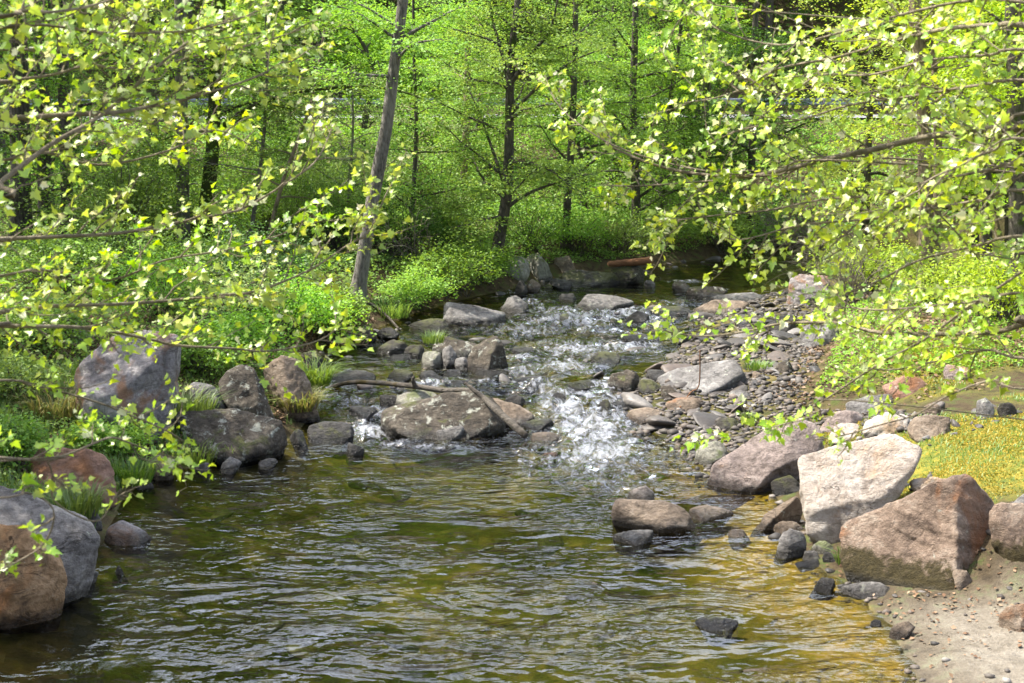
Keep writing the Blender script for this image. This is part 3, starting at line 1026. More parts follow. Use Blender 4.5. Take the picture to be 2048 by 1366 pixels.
R("boulder", "long pale grey boulder lying below the leafy left bank", "grey", [(884, 628), (890, 608), (914, 605), (952, 614), (1013, 624), (1014, 640), (985, 651), (900, 643)], k=0.32, power=0.6, facets=4, planes=[(0.15, -0.4, 0.9, 0.6)])
R("slab", "dark slab with brown moss beside the long pale grey boulder", "darkmoss", [(815, 652), (850, 638), (884, 640), (905, 654), (880, 664), (820, 664)], k=0.5)
R("rock", "dark peaked rock with a pale side, upstream of the long pale boulder", "grey", [(992, 620), (1016, 600), (1032, 591), (1056, 612), (1060, 622), (1000, 626)], k=0.5, facets=9)
R("slab", "large tilted slab with pale streaked top at the head of the riffle", "grey", [(1142, 612), (1176, 590), (1230, 595), (1269, 608), (1248, 624), (1200, 622), (1160, 622)], k=0.5, planes=[(-0.1, -0.35, 0.93, 0.5)])
R("stone", "small black stone left of the large tilted slab", "dark", (1117, 587, 1161, 604), k=0.5, sub=4)
R("rock", "black wet rock in the riffle right of the large tilted slab", "dark", [(1248, 644), (1256, 628), (1274, 620), (1296, 632), (1304, 646), (1275, 651)], k=0.5, sub=4)
R("stone", "small brown stone beside the black rock in the riffle", "mossy", (1219, 636, 1246, 651), k=0.5, sub=3)
R("rock", "low green mossy rock awash in the riffle", "mossy", (1118, 628, 1146, 645), k=0.5, sub=4)
R("stone", "flat brown green stone left of the low green mossy rock", "darkmoss", (1084, 630, 1116, 643), k=0.5, sub=3)
R("rock", "smooth bluish rock covered by a thin sheet of water", "dark", (1022, 694, 1080, 713), k=0.5, sub=4)
R("rock", "dark mossy hump alone in the bright riffle", "darkmoss", (1180, 703, 1244, 729), k=0.5, sub=4)
R("rock", "low mossy brown block at the lip of the chute", "darkmoss", (1130, 761, 1192, 780), k=0.5, sub=4, power=0.6)
R("stone", "little black stone in the middle of the chute", "dark", (1103, 785, 1132, 806), k=0.5, sub=4)
R("stone", "black stone with mossy foot right of the chute", "darkmoss", (1194, 798, 1224, 826), k=0.5, sub=4)
R("stone", "small rusty stone in the pool below the chute", "redbrown", (1076, 905, 1120, 920), k=0.5, sub=3)
R("rock", "grey patched rock at the right edge of the chute head", "lichen", [(1214, 770), (1226, 748), (1262, 738), (1280, 745), (1276, 770), (1250, 784), (1224, 780)], k=0.45)
R("rock", "blackish mossy block beside the patched rock at the chute head", "darkmoss", (1274, 758, 1326, 788), k=0.5, sub=4)
R("ledge", "low dark ledge under the left end of the driftwood, water sliding over", "dark", (652, 742, 752, 768), k=0.4, sub=4)
R("ledge", "thin dark ledge across the current left of the chute head", "dark", (1020, 752, 1096, 772), k=0.4, sub=4)
R("ledge", "flat black ledge right of the chute between two patched rocks", "dark", (1290, 740, 1372, 762), k=0.4, sub=4)
R("ledge", "dark shelf at the top of the left chute beside the largest boulder", "dark", (690, 812, 768, 836), k=0.4, sub=4)
R("ledge", "long dark shelf at the head of the riffle on the right", "dark", (1290, 612, 1390, 632), k=0.35, sub=4)
R("ledge", "flat dark shelf just upstream of the dark mossy hump", "dark", (1240, 668, 1330, 688), k=0.35, sub=4)
# --- far left bank and head of pool
R("boulder", "whitish mossy boulder beside the central tree foot", "mossy", [(1002, 548), (1012, 525), (1035, 510), (1052, 518), (1060, 540), (1058, 552), (1020, 556)], k=0.5, facets=9)
R("boulder", "greenish wedge boulder right of the whitish mossy one", "mossy", [(1048, 552), (1052, 515), (1078, 504), (1096, 525), (1112, 558), (1080, 562)], k=0.5)
R("boulder", "brown cracked boulder on the far bank near the bare log", "tan", [(1104, 545), (1112, 518), (1140, 512), (1160, 540), (1140, 548), (1120, 550)], k=0.5)
R("slab", "long dark mossy slab low on the far shore", "darkmoss", [(1118, 562), (1124, 546), (1160, 540), (1225, 548), (1242, 560), (1220, 574), (1160, 572)], k=0.35)
R("boulder", "square dark block holding up the bare orange log", "darkmoss", [(1220, 560), (1222, 536), (1282, 529), (1290, 545), (1288, 570), (1240, 570)], k=0.4, power=0.55, facets=3)
R("stone", "small pale triangular stone in the still pool", "grey", (1288, 560, 1312, 576), k=0.5, sub=3)
R("rock", "pale speckled rock at the lower end of the still pool", "lichen", [(1343, 575), (1346, 563), (1372, 568), (1396, 580), (1380, 586), (1350, 582)], k=0.5, sub=4)
R("rock", "larger speckled rock right behind the pale speckled one", "lichen", [(1366, 594), (1376, 578), (1420, 571), (1450, 573), (1456, 586), (1420, 594), (1380, 600)], k=0.4, sub=4)
R("rock", "black upright rock at the shore below the whitish boulder", "dark", (1028, 560, 1056, 596), k=0.5, sub=4)
R("rock", "brown layered rock at the far shore, right of the black upright one", "tan", (1050, 558, 1082, 586), k=0.5, sub=4)
R("rock", "dark block on the far shore below the cracked boulder", "dark", (1098, 556, 1144, 580), k=0.5, sub=4)
R("rock", "mossy dark rock at the foot of the leaning grey trunk", "darkmoss", (700, 650, 752, 688), k=0.5, sub=4)
R("rock", "dark flat rock on the left shore under the shrubs, near the leaning trunk", "dark", (752, 655, 800, 680), k=0.5, sub=4)
R("rock", "dark rock under the overhanging bank left of the pool", "darkmoss", (596, 700, 650, 742), k=0.5, sub=4)
# --- right side gravel bar and cluster
R("slab", "broad tilted flat slab at the head of the gravel bar", "grey", [(1316, 750), (1350, 735), (1400, 726), (1470, 721), (1492, 740), (1498, 760), (1440, 777), (1415, 780), (1390, 766), (1330, 762)], k=0.4, power=0.6, facets=3, planes=[(-0.25, -0.35, 0.9, 0.45)])
R("slab", "flat greenish grey stone slab on wet gravel below the broad slab", "grey", (1452, 780, 1502, 802), k=0.5, sub=4, power=0.55)
R("rock", "layered brown rock at the water's edge of the gravel bar", "tan", [(1238, 836), (1262, 820), (1300, 815), (1342, 826), (1330, 842), (1280, 846)], k=0.45, sub=4)
R("rock", "dark pointed rock at the gravel bar tip beside the chute", "dark", (1204, 804, 1290, 826), k=0.45, sub=4)
R("rock", "grey rock on the bar just below the blackish mossy block", "lichen", (1322, 772, 1362, 802), k=0.5, sub=4)
R("rock", "brown humped rock in the middle of the gravel bar", "tan", (1330, 795, 1410, 826), k=0.45, sub=4)
R("rock", "mossy half sunk rock near the pinkish boulder on the bar", "darkmoss", (1432, 836, 1484, 862), k=0.5, sub=4)
R("rock", "tan blunt rock standing in the pebbles by the broad slab", "tan", (1500, 742, 1530, 762), k=0.5, sub=4)
R("rock", "dark white patched rock on the upper gravel bar", "lichen", (1546, 722, 1588, 748), k=0.5, sub=4)
R("boulder", "blue grey slab sided boulder under the leaves beyond the bar", "lilac", [(1574, 600), (1580, 560), (1612, 549), (1660, 556), (1664, 596), (1620, 612)], k=0.45)
R("slab", "long low grey ledge beside the still pool", "grey", (1420, 585, 1530, 606), k=0.35, sub=4, power=0.6)
R("slab", "brown layered ledge sloping out of the upper riffle", "tan", (1370, 600, 1500, 630), k=0.35, sub=4)
R("rock", "pale rounded rock under the lowest right hand branch", "grey", [(1596, 690), (1606, 655), (1640, 642), (1678, 652), (1686, 680), (1650, 694)], k=0.45, sub=4)
R("rock", "dark low rock in the shade left of the pale rounded rock", "dark", (1530, 630, 1600, 668), k=0.45, sub=4)
R("rock", "grey flat rock lying in the moss above the white rock row", "grey", (1690, 790, 1790, 830), k=0.4, sub=4, power=0.6)
R("rock", "long shaded log shaped rock on the mossy flat", "redbrown", (1765, 752, 1860, 792), k=0.4, sub=4)
R("rock", "warm grey flat rock at the foot of the right hand lawn", "pink", (1886, 730, 1945, 762), k=0.4, sub=4)
R("boulder", "smooth pinkish boulder undercut at the water's edge", "pink", [(1414, 948), (1430, 920), (1475, 885), (1530, 850), (1580, 844), (1640, 862), (1654, 886), (1625, 920), (1602, 950), (1560, 967), (1500, 986), (1450, 972), (1418, 958)], k=0.36, sub=6, facets=4, amp=0.03, planes=[(-0.35, -0.45, 0.82, 0.6), (0.4, -0.85, -0.3, 0.55)])
R("boulder", "bright pale boulder with a broad flat face, largest of the right cluster", "pale", [(1598, 932), (1620, 908), (1700, 885), (1790, 874), (1832, 888), (1845, 922), (1802, 968), (1742, 995), (1692, 1015), (1668, 1058), (1640, 1064), (1624, 1012), (1600, 980)], k=0.32, sub=6, power=0.58, facets=4, amp=0.035, planes=[(-0.15, -0.62, 0.76, 0.42)])
R("boulder", "large peaked brown boulder with dark moss low on its face", "bigbrown", [(1685, 1080), (1732, 1035), (1850, 985), (1900, 955), (1945, 953), (1985, 982), (2022, 1040), (2042, 1090), (2034, 1140), (1950, 1155), (1880, 1165), (1780, 1150), (1700, 1115)], k=0.34, sub=6, power=0.6, facets=3, amp=0.03, planes=[(-0.45, -0.7, 0.5, 0.5), (0.6, -0.7, 0.35, 0.55)])
R("rock", "small white rock behind the shoulder of the peaked brown boulder", "pale", [(1820, 965), (1834, 954), (1890, 956), (1906, 970), (1880, 1000), (1850, 998)], k=0.45, sub=4)
R("slab", "tan slab tilted on edge against the bright pale boulder", "tan", [(1498, 1054), (1530, 1034), (1560, 1016), (1604, 992), (1611, 1014), (1592, 1042), (1545, 1062), (1510, 1062)], k=0.22, facets=4)
R("slab", "pale ledge between the bright pale boulder and the peaked one", "pale", [(1676, 1040), (1700, 1014), (1760, 1004), (1800, 1010), (1770, 1036), (1700, 1056)], k=0.4, sub=4)
R("rock", "grey angular rock at the waterline below the bright pale boulder", "grey", [(1544, 1105), (1560, 1075), (1585, 1058), (1612, 1064), (1614, 1095), (1590, 1118), (1560, 1120)], k=0.5, facets=9)
R("rock", "tan rounded rock just above the grey angular rock", "tan", (1546, 1042, 1616, 1070), k=0.45, sub=4)
R("stone", "greenish stone in the small heap beside the grey angular rock", "mossy", (1622, 1082, 1670, 1112), k=0.5, sub=4)
R("stone", "brown grey stone lowest in the small waterside heap", "grey", (1598, 1100, 1640, 1126), k=0.5, sub=4)
R("stone", "small dark stone right in the waterside heap", "dark", (1645, 1104, 1676, 1130), k=0.5, sub=4)
R("stone", "dark flat stone at the waterline under the heap", "dark", (1590, 1122, 1650, 1140), k=0.5, sub=4)
R("rock", "dark greenish rock tucked beneath the pinkish boulder", "darkmoss", (1542, 952, 1604, 998), k=0.45, sub=4, base=992)
R("rock", "dark green grey rock at the waterline left of the pinkish boulder", "mossy", [(1384, 920), (1395, 893), (1425, 882), (1452, 890), (1456, 910), (1420, 930)], k=0.5, sub=4)
R("rock", "pinkish flat rock leftmost in the row above the pale boulder", "pink", [(1636, 850), (1668, 826), (1706, 822), (1732, 836), (1728, 858), (1660, 866)], k=0.4, sub=4)
R("rock", "brilliant white rock with a dark cleft in the row above the pale boulder", "pale", [(1726, 856), (1740, 838), (1780, 826), (1822, 832), (1816, 858), (1790, 872), (1744, 874)], k=0.45, facets=8)
R("rock", "pitted tan rock rightmost in the row above the pale boulder", "tan", [(1814, 858), (1822, 838), (1860, 830), (1906, 836), (1902, 860), (1870, 876), (1832, 872)], k=0.45)
R("rock", "upright egg shaped grey rock standing on the bank crest", "grey", [(1950, 832), (1956, 803), (1976, 796), (1990, 812), (1988, 834), (1968, 838)], k=0.5, sub=4)
R("rock", "mossy brown rock right of the egg shaped one on the crest", "darkmoss", (1994, 804, 2036, 836), k=0.5, sub=4)
R("rock", "orange tinted stone behind the row of white rocks", "tan", (1846, 808, 1884, 834), k=0.5, sub=4)
R("rock", "small white rubble rock between pinkish and white rocks", "pale", (1652, 848, 1730, 880), k=0.45, sub=4)
R("boulder", "long smooth grey boulder lying in shallow water before the pale boulder", "tan", [(1220, 1015), (1236, 1000), (1330, 1004), (1380, 1025), (1406, 1050), (1392, 1064), (1320, 1062), (1240, 1052), (1222, 1038)], k=0.3, facets=3, amp=0.03)
R("rock", "knobbly pale rock touching the back of the long smooth boulder", "pale", [(1252, 1000), (1262, 982), (1292, 971), (1310, 984), (1308, 1004), (1270, 1006)], k=0.5, sub=4)
R("slab", "low tapering slab trailing off the long smooth boulder", "tan", [(1370, 1030), (1380, 1012), (1420, 1014), (1470, 1026), (1440, 1036), (1400, 1042)], k=0.4, sub=4)
R("rock", "flat rock awash in front of the long smooth boulder", "grey", (1226, 1060, 1308, 1090), k=0.45, sub=4)
R("slab", "rusty ledge just under water below the pinkish boulder", "redbrown", (1312, 984, 1560, 1004), k=0.25, sub=4, dz=-0.07, power=0.6)
R("stone", "flat brown stone in clear shallows before the tilted tan slab", "tan", (1456, 1060, 1508, 1079), k=0.45, sub=4)
R("stone", "black flat stone alone in the pool near the bottom right", "dark", [(1390, 1245), (1420, 1237), (1478, 1240), (1455, 1256), (1425, 1266)], k=0.4, sub=4)
R("rock", "dark wet rock near the tip of the sand beach", "dark", (1617, 1156, 1673, 1190), k=0.5, sub=4)
R("slab", "thin dark slab half buried in the sand beach", "grey", (1682, 1166, 1802, 1196), k=0.35, sub=4, power=0.6)
R("stone", "small dark pebble at the sandy waterline", "dark", (1734, 1240, 1766, 1259), k=0.5, sub=3)
R("rock", "tan striped rock on the sandy waterline", "tan", [(1770, 1272), (1785, 1252), (1815, 1242), (1832, 1254), (1805, 1270), (1780, 1280)], k=0.4, sub=4)
R("rock", "tan rock at the right edge of the sand beach", "tan", (2000, 1205, 2080, 1262), k=0.45, sub=4)
R("rock", "pale grey rock in the moss right of the peaked brown boulder", "grey", (2022, 990, 2090, 1030), k=0.45, sub=4)
R("boulder", "shaded brown boulder behind the right shoulder of the peaked one", "bigbrown", (1985, 985, 2110, 1110), k=0.4, sub=5, dz=-0.12)
R("rock", "brown rock on sand in front of the peaked brown boulder", "tan", (1905, 1140, 1950, 1180), k=0.5, sub=4)

# extra small rocks along the shores, as many separate objects sharing a few meshes
cob = []
for i in range(9):
    q = auto_poly(1.0, rng.uniform(0.34, 0.6), 900 + i)
    p, f = rock_shape(q, rng.uniform(0.36, 0.5), 900 + i, 3, sharp=9, amp=0.04)
    cob.append(mesh_np("cobble", p, f, 3, M["cobble"], True))


def scatter_stones(name, label, cat, group, n, poly_px, smin, smax, sink=0.25, seed=1, flat=1.0):
    r = np.random.default_rng(seed)
    poly = np.array(poly_px, float)
    lo, hi = poly.min(0), poly.max(0)
    made = 0
    taken = []
    tries = 0
    while made < n and tries < n * 40:
        tries += 1
        c = r.uniform(lo, hi)
        if not inside_poly(c[None], poly)[0]:
            continue
        p = hit(*c)
        s = smin + (smax - smin) * r.random() ** 2.2
        if any((p[0] - a) ** 2 + ((p[1] - b) * 0.8) ** 2 < ((s + t) * 0.36) ** 2 for a, b, t in taken):
            continue
        taken.append((p[0], p[1], s))
        o = link(name, cob[r.integers(len(cob))])
        z = float(ground(p[0], p[1]))
        wl = float(level(p[1]))
        if z < wl:
            z = max(z, wl - s * 0.15)
        o.location = (p[0], p[1], z + s * (0.25 - sink))
        o.rotation_euler = (r.normal() * 0.25, r.normal() * 0.25, r.uniform(0, 6.28))
        o.scale = (s, s * r.uniform(0.7, 1.1), s * r.uniform(0.5, 0.95) * flat)
        tag(o, label, cat, group, "thing")
        made += 1


scatter_stones("cobble", "rounded wet cobble in the gravel bar between chute and mossy flat", "cobble", "cobbles of the gravel bar", 200, [(1250, 800), (1330, 770), (1420, 775), (1520, 745), (1560, 790), (1480, 850), (1400, 890), (1290, 860)], 0.13, 0.45, seed=3)
scatter_stones("cobble", "small brown cobble on the drier gravel above the broad flat slab", "cobble", "cobbles of the upper bar", 90, [(1480, 690), (1560, 690), (1640, 730), (1600, 790), (1500, 770), (1500, 730)], 0.10, 0.32, seed=4)
scatter_stones("shore_stone", "dark wet stone lining the shaded left shore", "stone", "stones along the left shore", 60, [(640, 700), (700, 670), (800, 645), (880, 612), (980, 590), (1060, 565), (1120, 550), (1240, 545), (1320, 530), (1420, 512), (1500, 503), (1500, 512), (1420, 524), (1320, 545), (1240, 560), (1120, 572), (1060, 588), (980, 606), (880, 632), (800, 662), (700, 692), (650, 725)], 0.2, 0.75, seed=5)
scatter_stones("riffle_stone", "dark wet stone breaking the surface among the upstream riffles", "stone", "stones in the riffles", 46, [(680, 720), (860, 660), (1080, 600), (1340, 600), (1400, 640), (1320, 720), (1240, 790), (1080, 760), (820, 790), (660, 800)], 0.16, 0.6, sink=0.18, seed=12)
scatter_stones("bar_slab", "flat dark broken slab among the cobbles of the gravel bar", "slab", "broken slabs of the gravel bar", 40, [(1270, 800), (1350, 700), (1420, 650), (1560, 620), (1620, 680), (1560, 770), (1480, 850), (1380, 890), (1290, 860)], 0.45, 1.2, sink=0.27, seed=14, flat=0.6)
scatter_stones("rubble_stone", "rubble stone on the sunny bank crest behind the pale boulders", "stone", "rubble on the right bank", 36, [(1640, 830), (1780, 815), (1900, 815), (2040, 800), (2040, 840), (1930, 870), (1850, 890), (1700, 870)], 0.10, 0.32, seed=6)
scatter_stones("ledge_stone", "dark flat stone beside the upper riffle under the leaves", "stone", "stones of the upper bar", 60, [(1370, 650), (1430, 622), (1510, 606), (1570, 604), (1640, 640), (1600, 690), (1480, 700), (1360, 700)], 0.25, 0.85, seed=8)
scatter_stones("sand_pebble", "small pebble lying where sand meets water at lower right", "pebble", "pebbles on the sand beach", 12, [(1640, 1130), (1720, 1150), (1880, 1165), (2040, 1180), (2040, 1230), (1880, 1200), (1760, 1205), (1680, 1175)], 0.06, 0.2, seed=9)
scatter_stones("pool_stone", "dim stone just under the surface of the lower pool", "stone", "stones in the lower pool", 20, [(260, 1010), (560, 930), (900, 900), (1250, 950), (1400, 1080), (1500, 1200), (1200, 1300), (500, 1300), (250, 1150)], 0.2, 0.55, sink=0.6, seed=10)

# ------------------------------------------------------------------ vegetation generators
SUN = norm(np.array([-0.52, 0.14, 0.85]))


def spray(pts, n, r, side=0.22, vert=0.06, leaf=(0.06, 0.10), tilt=0.5, bias=None):
    """leaves along a twig, spread mostly sideways."""
    k = len(pts)
    t = r.random(n) ** 0.7 * (k - 1)
    i = np.clip(t.astype(int), 0, k - 2)
    u = (t - i)[:, None]
    base = pts[i] * (1 - u) + pts[i + 1] * u
    tan = norm(pts[i + 1] - pts[i])
    lat = norm(np.cross(tan, np.array([0, 0, 1.0])) + 1e-6)
    off = r.normal(size=n) * side
    P = base + lat * off[:, None] + np.stack([r.normal(size=n) * side * 0.35, r.normal(size=n) * side * 0.35, r.normal(size=n) * vert - 0.10 * np.abs(off)], 1)
    N = np.array([0, 0, 1.0]) * 1.0 + r.normal(size=(n, 3)) * tilt
    if bias is not None:
        N = N + bias
    D = lat * np.sign(off)[:, None] + tan * 0.8 + r.normal(size=(n, 3)) * 0.4 + np.array([0, 0, -0.25])
    S = r.uniform(leaf[0], leaf[1], n)
    return P, N, D, S


def curve(p0, d0, length, r, droop=0.0, wob=0.25, n=6):
    pts = [np.array(p0, float)]
    d = norm(np.array(d0, float))
    for _ in range(n - 1):
        pts.append(pts[-1] + d * length / (n - 1))
        d = norm(d + r.normal(size=3) * wob * 0.5 + np.array([0, 0, -droop / n]))
    return np.array(pts)


def build_tree(name, label, cat, base, trunk_px, r0, r1, bark, leafm, seed, n_limb=14, limb_len=(1.2, 3.0), t_range=(0.3, 1.0), up=(0.05, 0.7), n_twig=7, per_twig=80, leaf=(0.06, 0.10), extra=(), extra_twigs=8, group=None, side=0.25, crown_top=None, flare=1.5, rough=0.12):
    """base: world xyz; trunk_px: list of world points (already converted) starting at base."""
    r = np.random.default_rng(seed)
    base = np.asarray(base, float)
    tp = smooth_path(np.asarray(trunk_px, float) - base)
    n = len(tp)
    tt = np.linspace(0, 1, n)
    rad = r0 + (r1 - r0) * tt
    rad = rad * (1 + (flare - 1) * np.exp(-tt * 28))
    T = Tubes()
    tp0 = tp.copy()
    tp0[0, 2] -= 0.3
    T.add(tp0, rad, 14, rough, seed)
    LP = []
    ga = r.uniform(0, 6.28)
    limbs = []
    for j in range(n_limb):
        t = t_range[0] + (t_range[1] - t_range[0]) * (j + r.random()) / n_limb
        k = min(int(t * (n - 1)), n - 2)
        p = tp[k]
        ga += 2.4 + r.normal() * 0.3
        el = r.uniform(*up)
        d = np.array([math.cos(ga) * math.cos(el), math.sin(ga) * math.cos(el), math.sin(el)])
        L = r.uniform(*limb_len) * (1.1 - 0.5 * (t - t_range[0]) / max(1e-3, t_range[1] - t_range[0]))
        c = curve(p, d, L, r, droop=0.35, n=7)
        limbs.append((c, min(rad[k] * 0.5, 0.012 + 0.016 * L)))
    for e, er in extra:
        limbs.append((smooth_path(np.asarray(e, float) - base), er))
    for li, (c, lr) in enumerate(limbs):
        is_extra = li >= n_limb
        T.add(c, np.linspace(lr, max(lr * 0.25, 0.004), len(c)), 8 if is_extra else 5, 0.1, seed + li)
        nt = extra_twigs if is_extra else n_twig
        m = len(c)
        for q in range(nt):
            k = min(int((0.25 + 0.75 * (q + r.random()) / nt) * (m - 1)), m - 2)
            tan = norm(c[k + 1] - c[k])
            d = norm(tan * 0.7 + norm(np.cross(tan, [0, 0, 1.0])) * (1 if q % 2 else -1) * 0.9 + r.normal(size=3) * 0.25)
            tw = curve(c[k], d, r.uniform(0.5, 1.1) * (1.3 if is_extra else 1), r, droop=0.5, n=5)
            T.add(tw, np.linspace(0.008, 0.003, len(tw)), 3)
            LP.append(spray(tw, per_twig, r, side, 0.05, leaf))
    root = thing(name, label, cat, base, group)
    link("trunk", T.mesh("trunk", M[bark]), root)
    if LP:
        P, N, D, S = (np.concatenate([a[i] for a in LP]) for i in range(4))
        link("crown", leaves_mesh("crown", P, N, D, S, M[leafm]), root)
    return root


def trunk_world(pxs, base_d=None):
    """first pixel stands on the ground; the rest keep about that distance (leaning is sideways)."""
    p = hit(*pxs[0])
    d = p[1]
    return p, [p] + [at_dist(x, y, d) for x, y in pxs[1:]]


# ------------------------------------------------------------------ middle-ground trees
def px_tree(name, label, pxs, r0, r1, bark, leafm, seed, top=None, extra_px=(), **kw):
    b, tw = trunk_world(pxs)
    if top:
        last = tw[-1]
        tw = tw + [last + np.array(top)]
    d = b[1]
    ex = [(np.array([at_dist(x, y, d + dy) for x, y, dy in e]), er) for e, er in extra_px]
    return build_tree(name, label, "tree", b, tw, r0, r1, bark, leafm, seed, extra=ex, **kw)


px_tree("tree", "grey trunked tree leaning right over the left bank, bare up to its crown", [(714, 598), (726, 520), (745, 400), (772, 260), (790, 120), (806, 0)], 0.165, 0.10, "bark_grey", "leaf_bright", 11, top=(0.6, 0.4, 5.0), n_limb=10, t_range=(0.62, 1.0), limb_len=(1.5, 3.0), n_twig=7, per_twig=70, flare=1.9)
px_tree("tree", "bright green forked tree at the centre, dark trunk standing by the stream", [(990, 545), (1000, 470), (1012, 400), (1018, 300), (1020, 180), (1026, 80), (1040, -40)], 0.17, 0.06, "bark_dark", "leaf_bright", 12, top=(0.2, 0.3, 3.0), n_limb=26, t_range=(0.22, 1.0), limb_len=(1.3, 3.0), n_twig=7, per_twig=85,
        extra_px=[([(1018, 170, 0), (1000, 90, .3), (985, 40, .5), (975, -40, .6)], 0.06), ([(1018, 175, 0), (1060, 110, -.4), (1100, 60, -.6), (1120, -30, -.8)], 0.06), ([(1012, 380, 0), (985, 300, .4), (960, 230, .6), (930, 160, .9)], 0.05), ([(1020, 230, 0), (1080, 170, -.5), (1150, 120, -.9), (1215, 95, -1.2)], 0.05), ([(1014, 400, 0), (1070, 340, -.6), (1120, 330, -1.0)], 0.03)], extra_twigs=10)
px_tree("tree", "slender pale brown trunk left of the central forked tree", [(920, 470), (924, 400), (930, 320), (934, 200), (936, 60), (938, -40)], 0.12, 0.06, "bark_pale", "leaf_bright", 13, top=(0, 0, 4.0), n_limb=16, t_range=(0.35, 1), limb_len=(1.2, 2.4), per_twig=70)
px_tree("tree", "dark mossy tree sending a curved limb low across to the right", [(405, 490), (412, 420), (422, 330), (428, 240), (432, 120), (440, 0)], 0.2, 0.12, "bark_moss", "leaf_mid", 14, top=(0, 0, 5), n_limb=12, t_range=(0.4, 1), limb_len=(1.3, 2.5), per_twig=60,
        extra_px=[([(425, 285, 0), (450, 250, -.3), (500, 215, -.7), (560, 192, -1.1), (630, 178, -1.5), (720, 172, -1.8), (800, 182, -2.1), (850, 200, -2.3)], 0.085), ([(428, 132, 0), (470, 128, -.2), (530, 150, -.4)], 0.05)], extra_twigs=16, side=0.35)
px_tree("tree", "straight two toned trunk just left of the mossy curved limb tree", [(366, 486), (366, 400), (364, 300), (362, 150), (360, 0)], 0.17, 0.13, "bark_grey", "leaf_mid", 15, top=(0, 0, 5), n_limb=18, t_range=(0.12, 1), limb_len=(0.8, 2.2), per_twig=55)
px_tree("tree", "dark trunk in the left woods beside the two toned one", [(318, 440), (314, 360), (306, 250), (300, 120), (296, 0)], 0.18, 0.13, "bark_dark", "leaf_mid", 16, top=(0, 0, 5), n_limb=18, t_range=(0.1, 1), limb_len=(0.8, 2.2), per_twig=55)
px_tree("tree", "thickest dark trunk near the left edge, leftmost of the woods", [(42, 480), (42, 380), (40, 250), (36, 100), (30, -20)], 0.26, 0.2, "bark_dark", "leaf_mid", 17, top=(0, 0, 5), n_limb=16, t_range=(0.1, 1), per_twig=60)
px_tree("tree", "dark vine wrapped trunk second from the left edge", [(92, 470), (92, 370), (88, 250), (82, 110), (80, -20)], 0.22, 0.16, "bark_dark", "leaf_deep", 18, top=(0, 0, 5), n_limb=16, t_range=(0.1, 1), limb_len=(0.6, 2.0), per_twig=60)
px_tree("tree", "dark narrow trunk third from the left edge", [(134, 480), (134, 380), (130, 250), (126, 110), (124, -20)], 0.16, 0.12, "bark_dark", "leaf_mid", 19, top=(0, 0, 5), n_limb=16, t_range=(0.1, 1), per_twig=60)
px_tree("sapling", "thin pale sapling between leaning tree and mossy curved tree", [(498, 500), (506, 440), (520, 340), (530, 240), (534, 120)], 0.06, 0.03, "bark_grey", "leaf_mid", 20, top=(0, 0, 2), n_limb=14, t_range=(0.3, 1), limb_len=(0.6, 1.6), per_twig=45, n_twig=5)
px_tree("sapling", "crooked sapling leaning right in the left woods", [(530, 510), (545, 440), (570, 350), (600, 270), (626, 190)], 0.06, 0.025, "bark_pale", "leaf_mid", 21, top=(0.3, 0, 1.5), n_limb=14, t_range=(0.3, 1), limb_len=(0.6, 1.6), per_twig=45, n_twig=5)
px_tree("sapling", "dark stemmed sapling right behind the leaning grey tree", [(816, 500), (824, 420), (830, 330), (832, 230), (828, 110)], 0.07, 0.03, "bark_dark", "leaf_bright", 22, top=(0, 0, 2), n_limb=18, t_range=(0.2, 1), limb_len=(0.7, 1.9), per_twig=55, n_twig=6)
px_tree("sapling", "pale green hornbeam sapling below the road, left of centre", [(690, 500), (696, 420), (700, 340), (706, 260)], 0.05, 0.02, "bark_grey", "leaf_pale", 23, top=(0, 0, 1.5), n_limb=20, t_range=(0.15, 1), limb_len=(0.8, 2.0), per_twig=55, n_twig=6, leaf=(0.04, 0.07))
px_tree("sapling", "lacy pale leaved sapling between leaning tree and slender trunk", [(850, 480), (846, 420), (840, 360), (836, 300)], 0.05, 0.02, "bark_pale", "leaf_pale", 24, top=(0, 0, 1.2), n_limb=18, t_range=(0.1, 1), limb_len=(0.8, 2.0), per_twig=60, n_twig=6, leaf=(0.04, 0.07))
px_tree("tree", "leafy tree right of the centre with yellow green outer sprays", [(1130, 500), (1134, 420), (1140, 330), (1146, 220), (1150, 100), (1152, -40)], 0.12, 0.06, "bark_dark", "leaf_bright", 25, top=(0, 0, 3), n_limb=24, t_range=(0.25, 1), limb_len=(1.2, 2.6), per_twig=75)
px_tree("tree", "short leaning grey trunk at the far end of the still pool", [(1388, 440), (1396, 390), (1404, 320), (1412, 200), (1418, 60), (1420, -40)], 0.15, 0.09, "bark_grey", "leaf_mid", 26, top=(0, 0, 4), n_limb=18, t_range=(0.3, 1), limb_len=(1.3, 2.8), per_twig=70)
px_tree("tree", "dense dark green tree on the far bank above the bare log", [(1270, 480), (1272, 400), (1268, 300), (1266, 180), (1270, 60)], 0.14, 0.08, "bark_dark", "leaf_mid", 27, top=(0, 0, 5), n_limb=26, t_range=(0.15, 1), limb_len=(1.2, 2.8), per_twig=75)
px_tree("tree", "deep green tree filling the shade behind the bare twigs", [(1500, 470), (1502, 400), (1504, 300), (1506, 180), (1510, 60)], 0.14, 0.08, "bark_dark", "leaf_deep", 28, top=(0, 0, 5), n_limb=26, t_range=(0.15, 1), limb_len=(1.4, 3.0), per_twig=75)
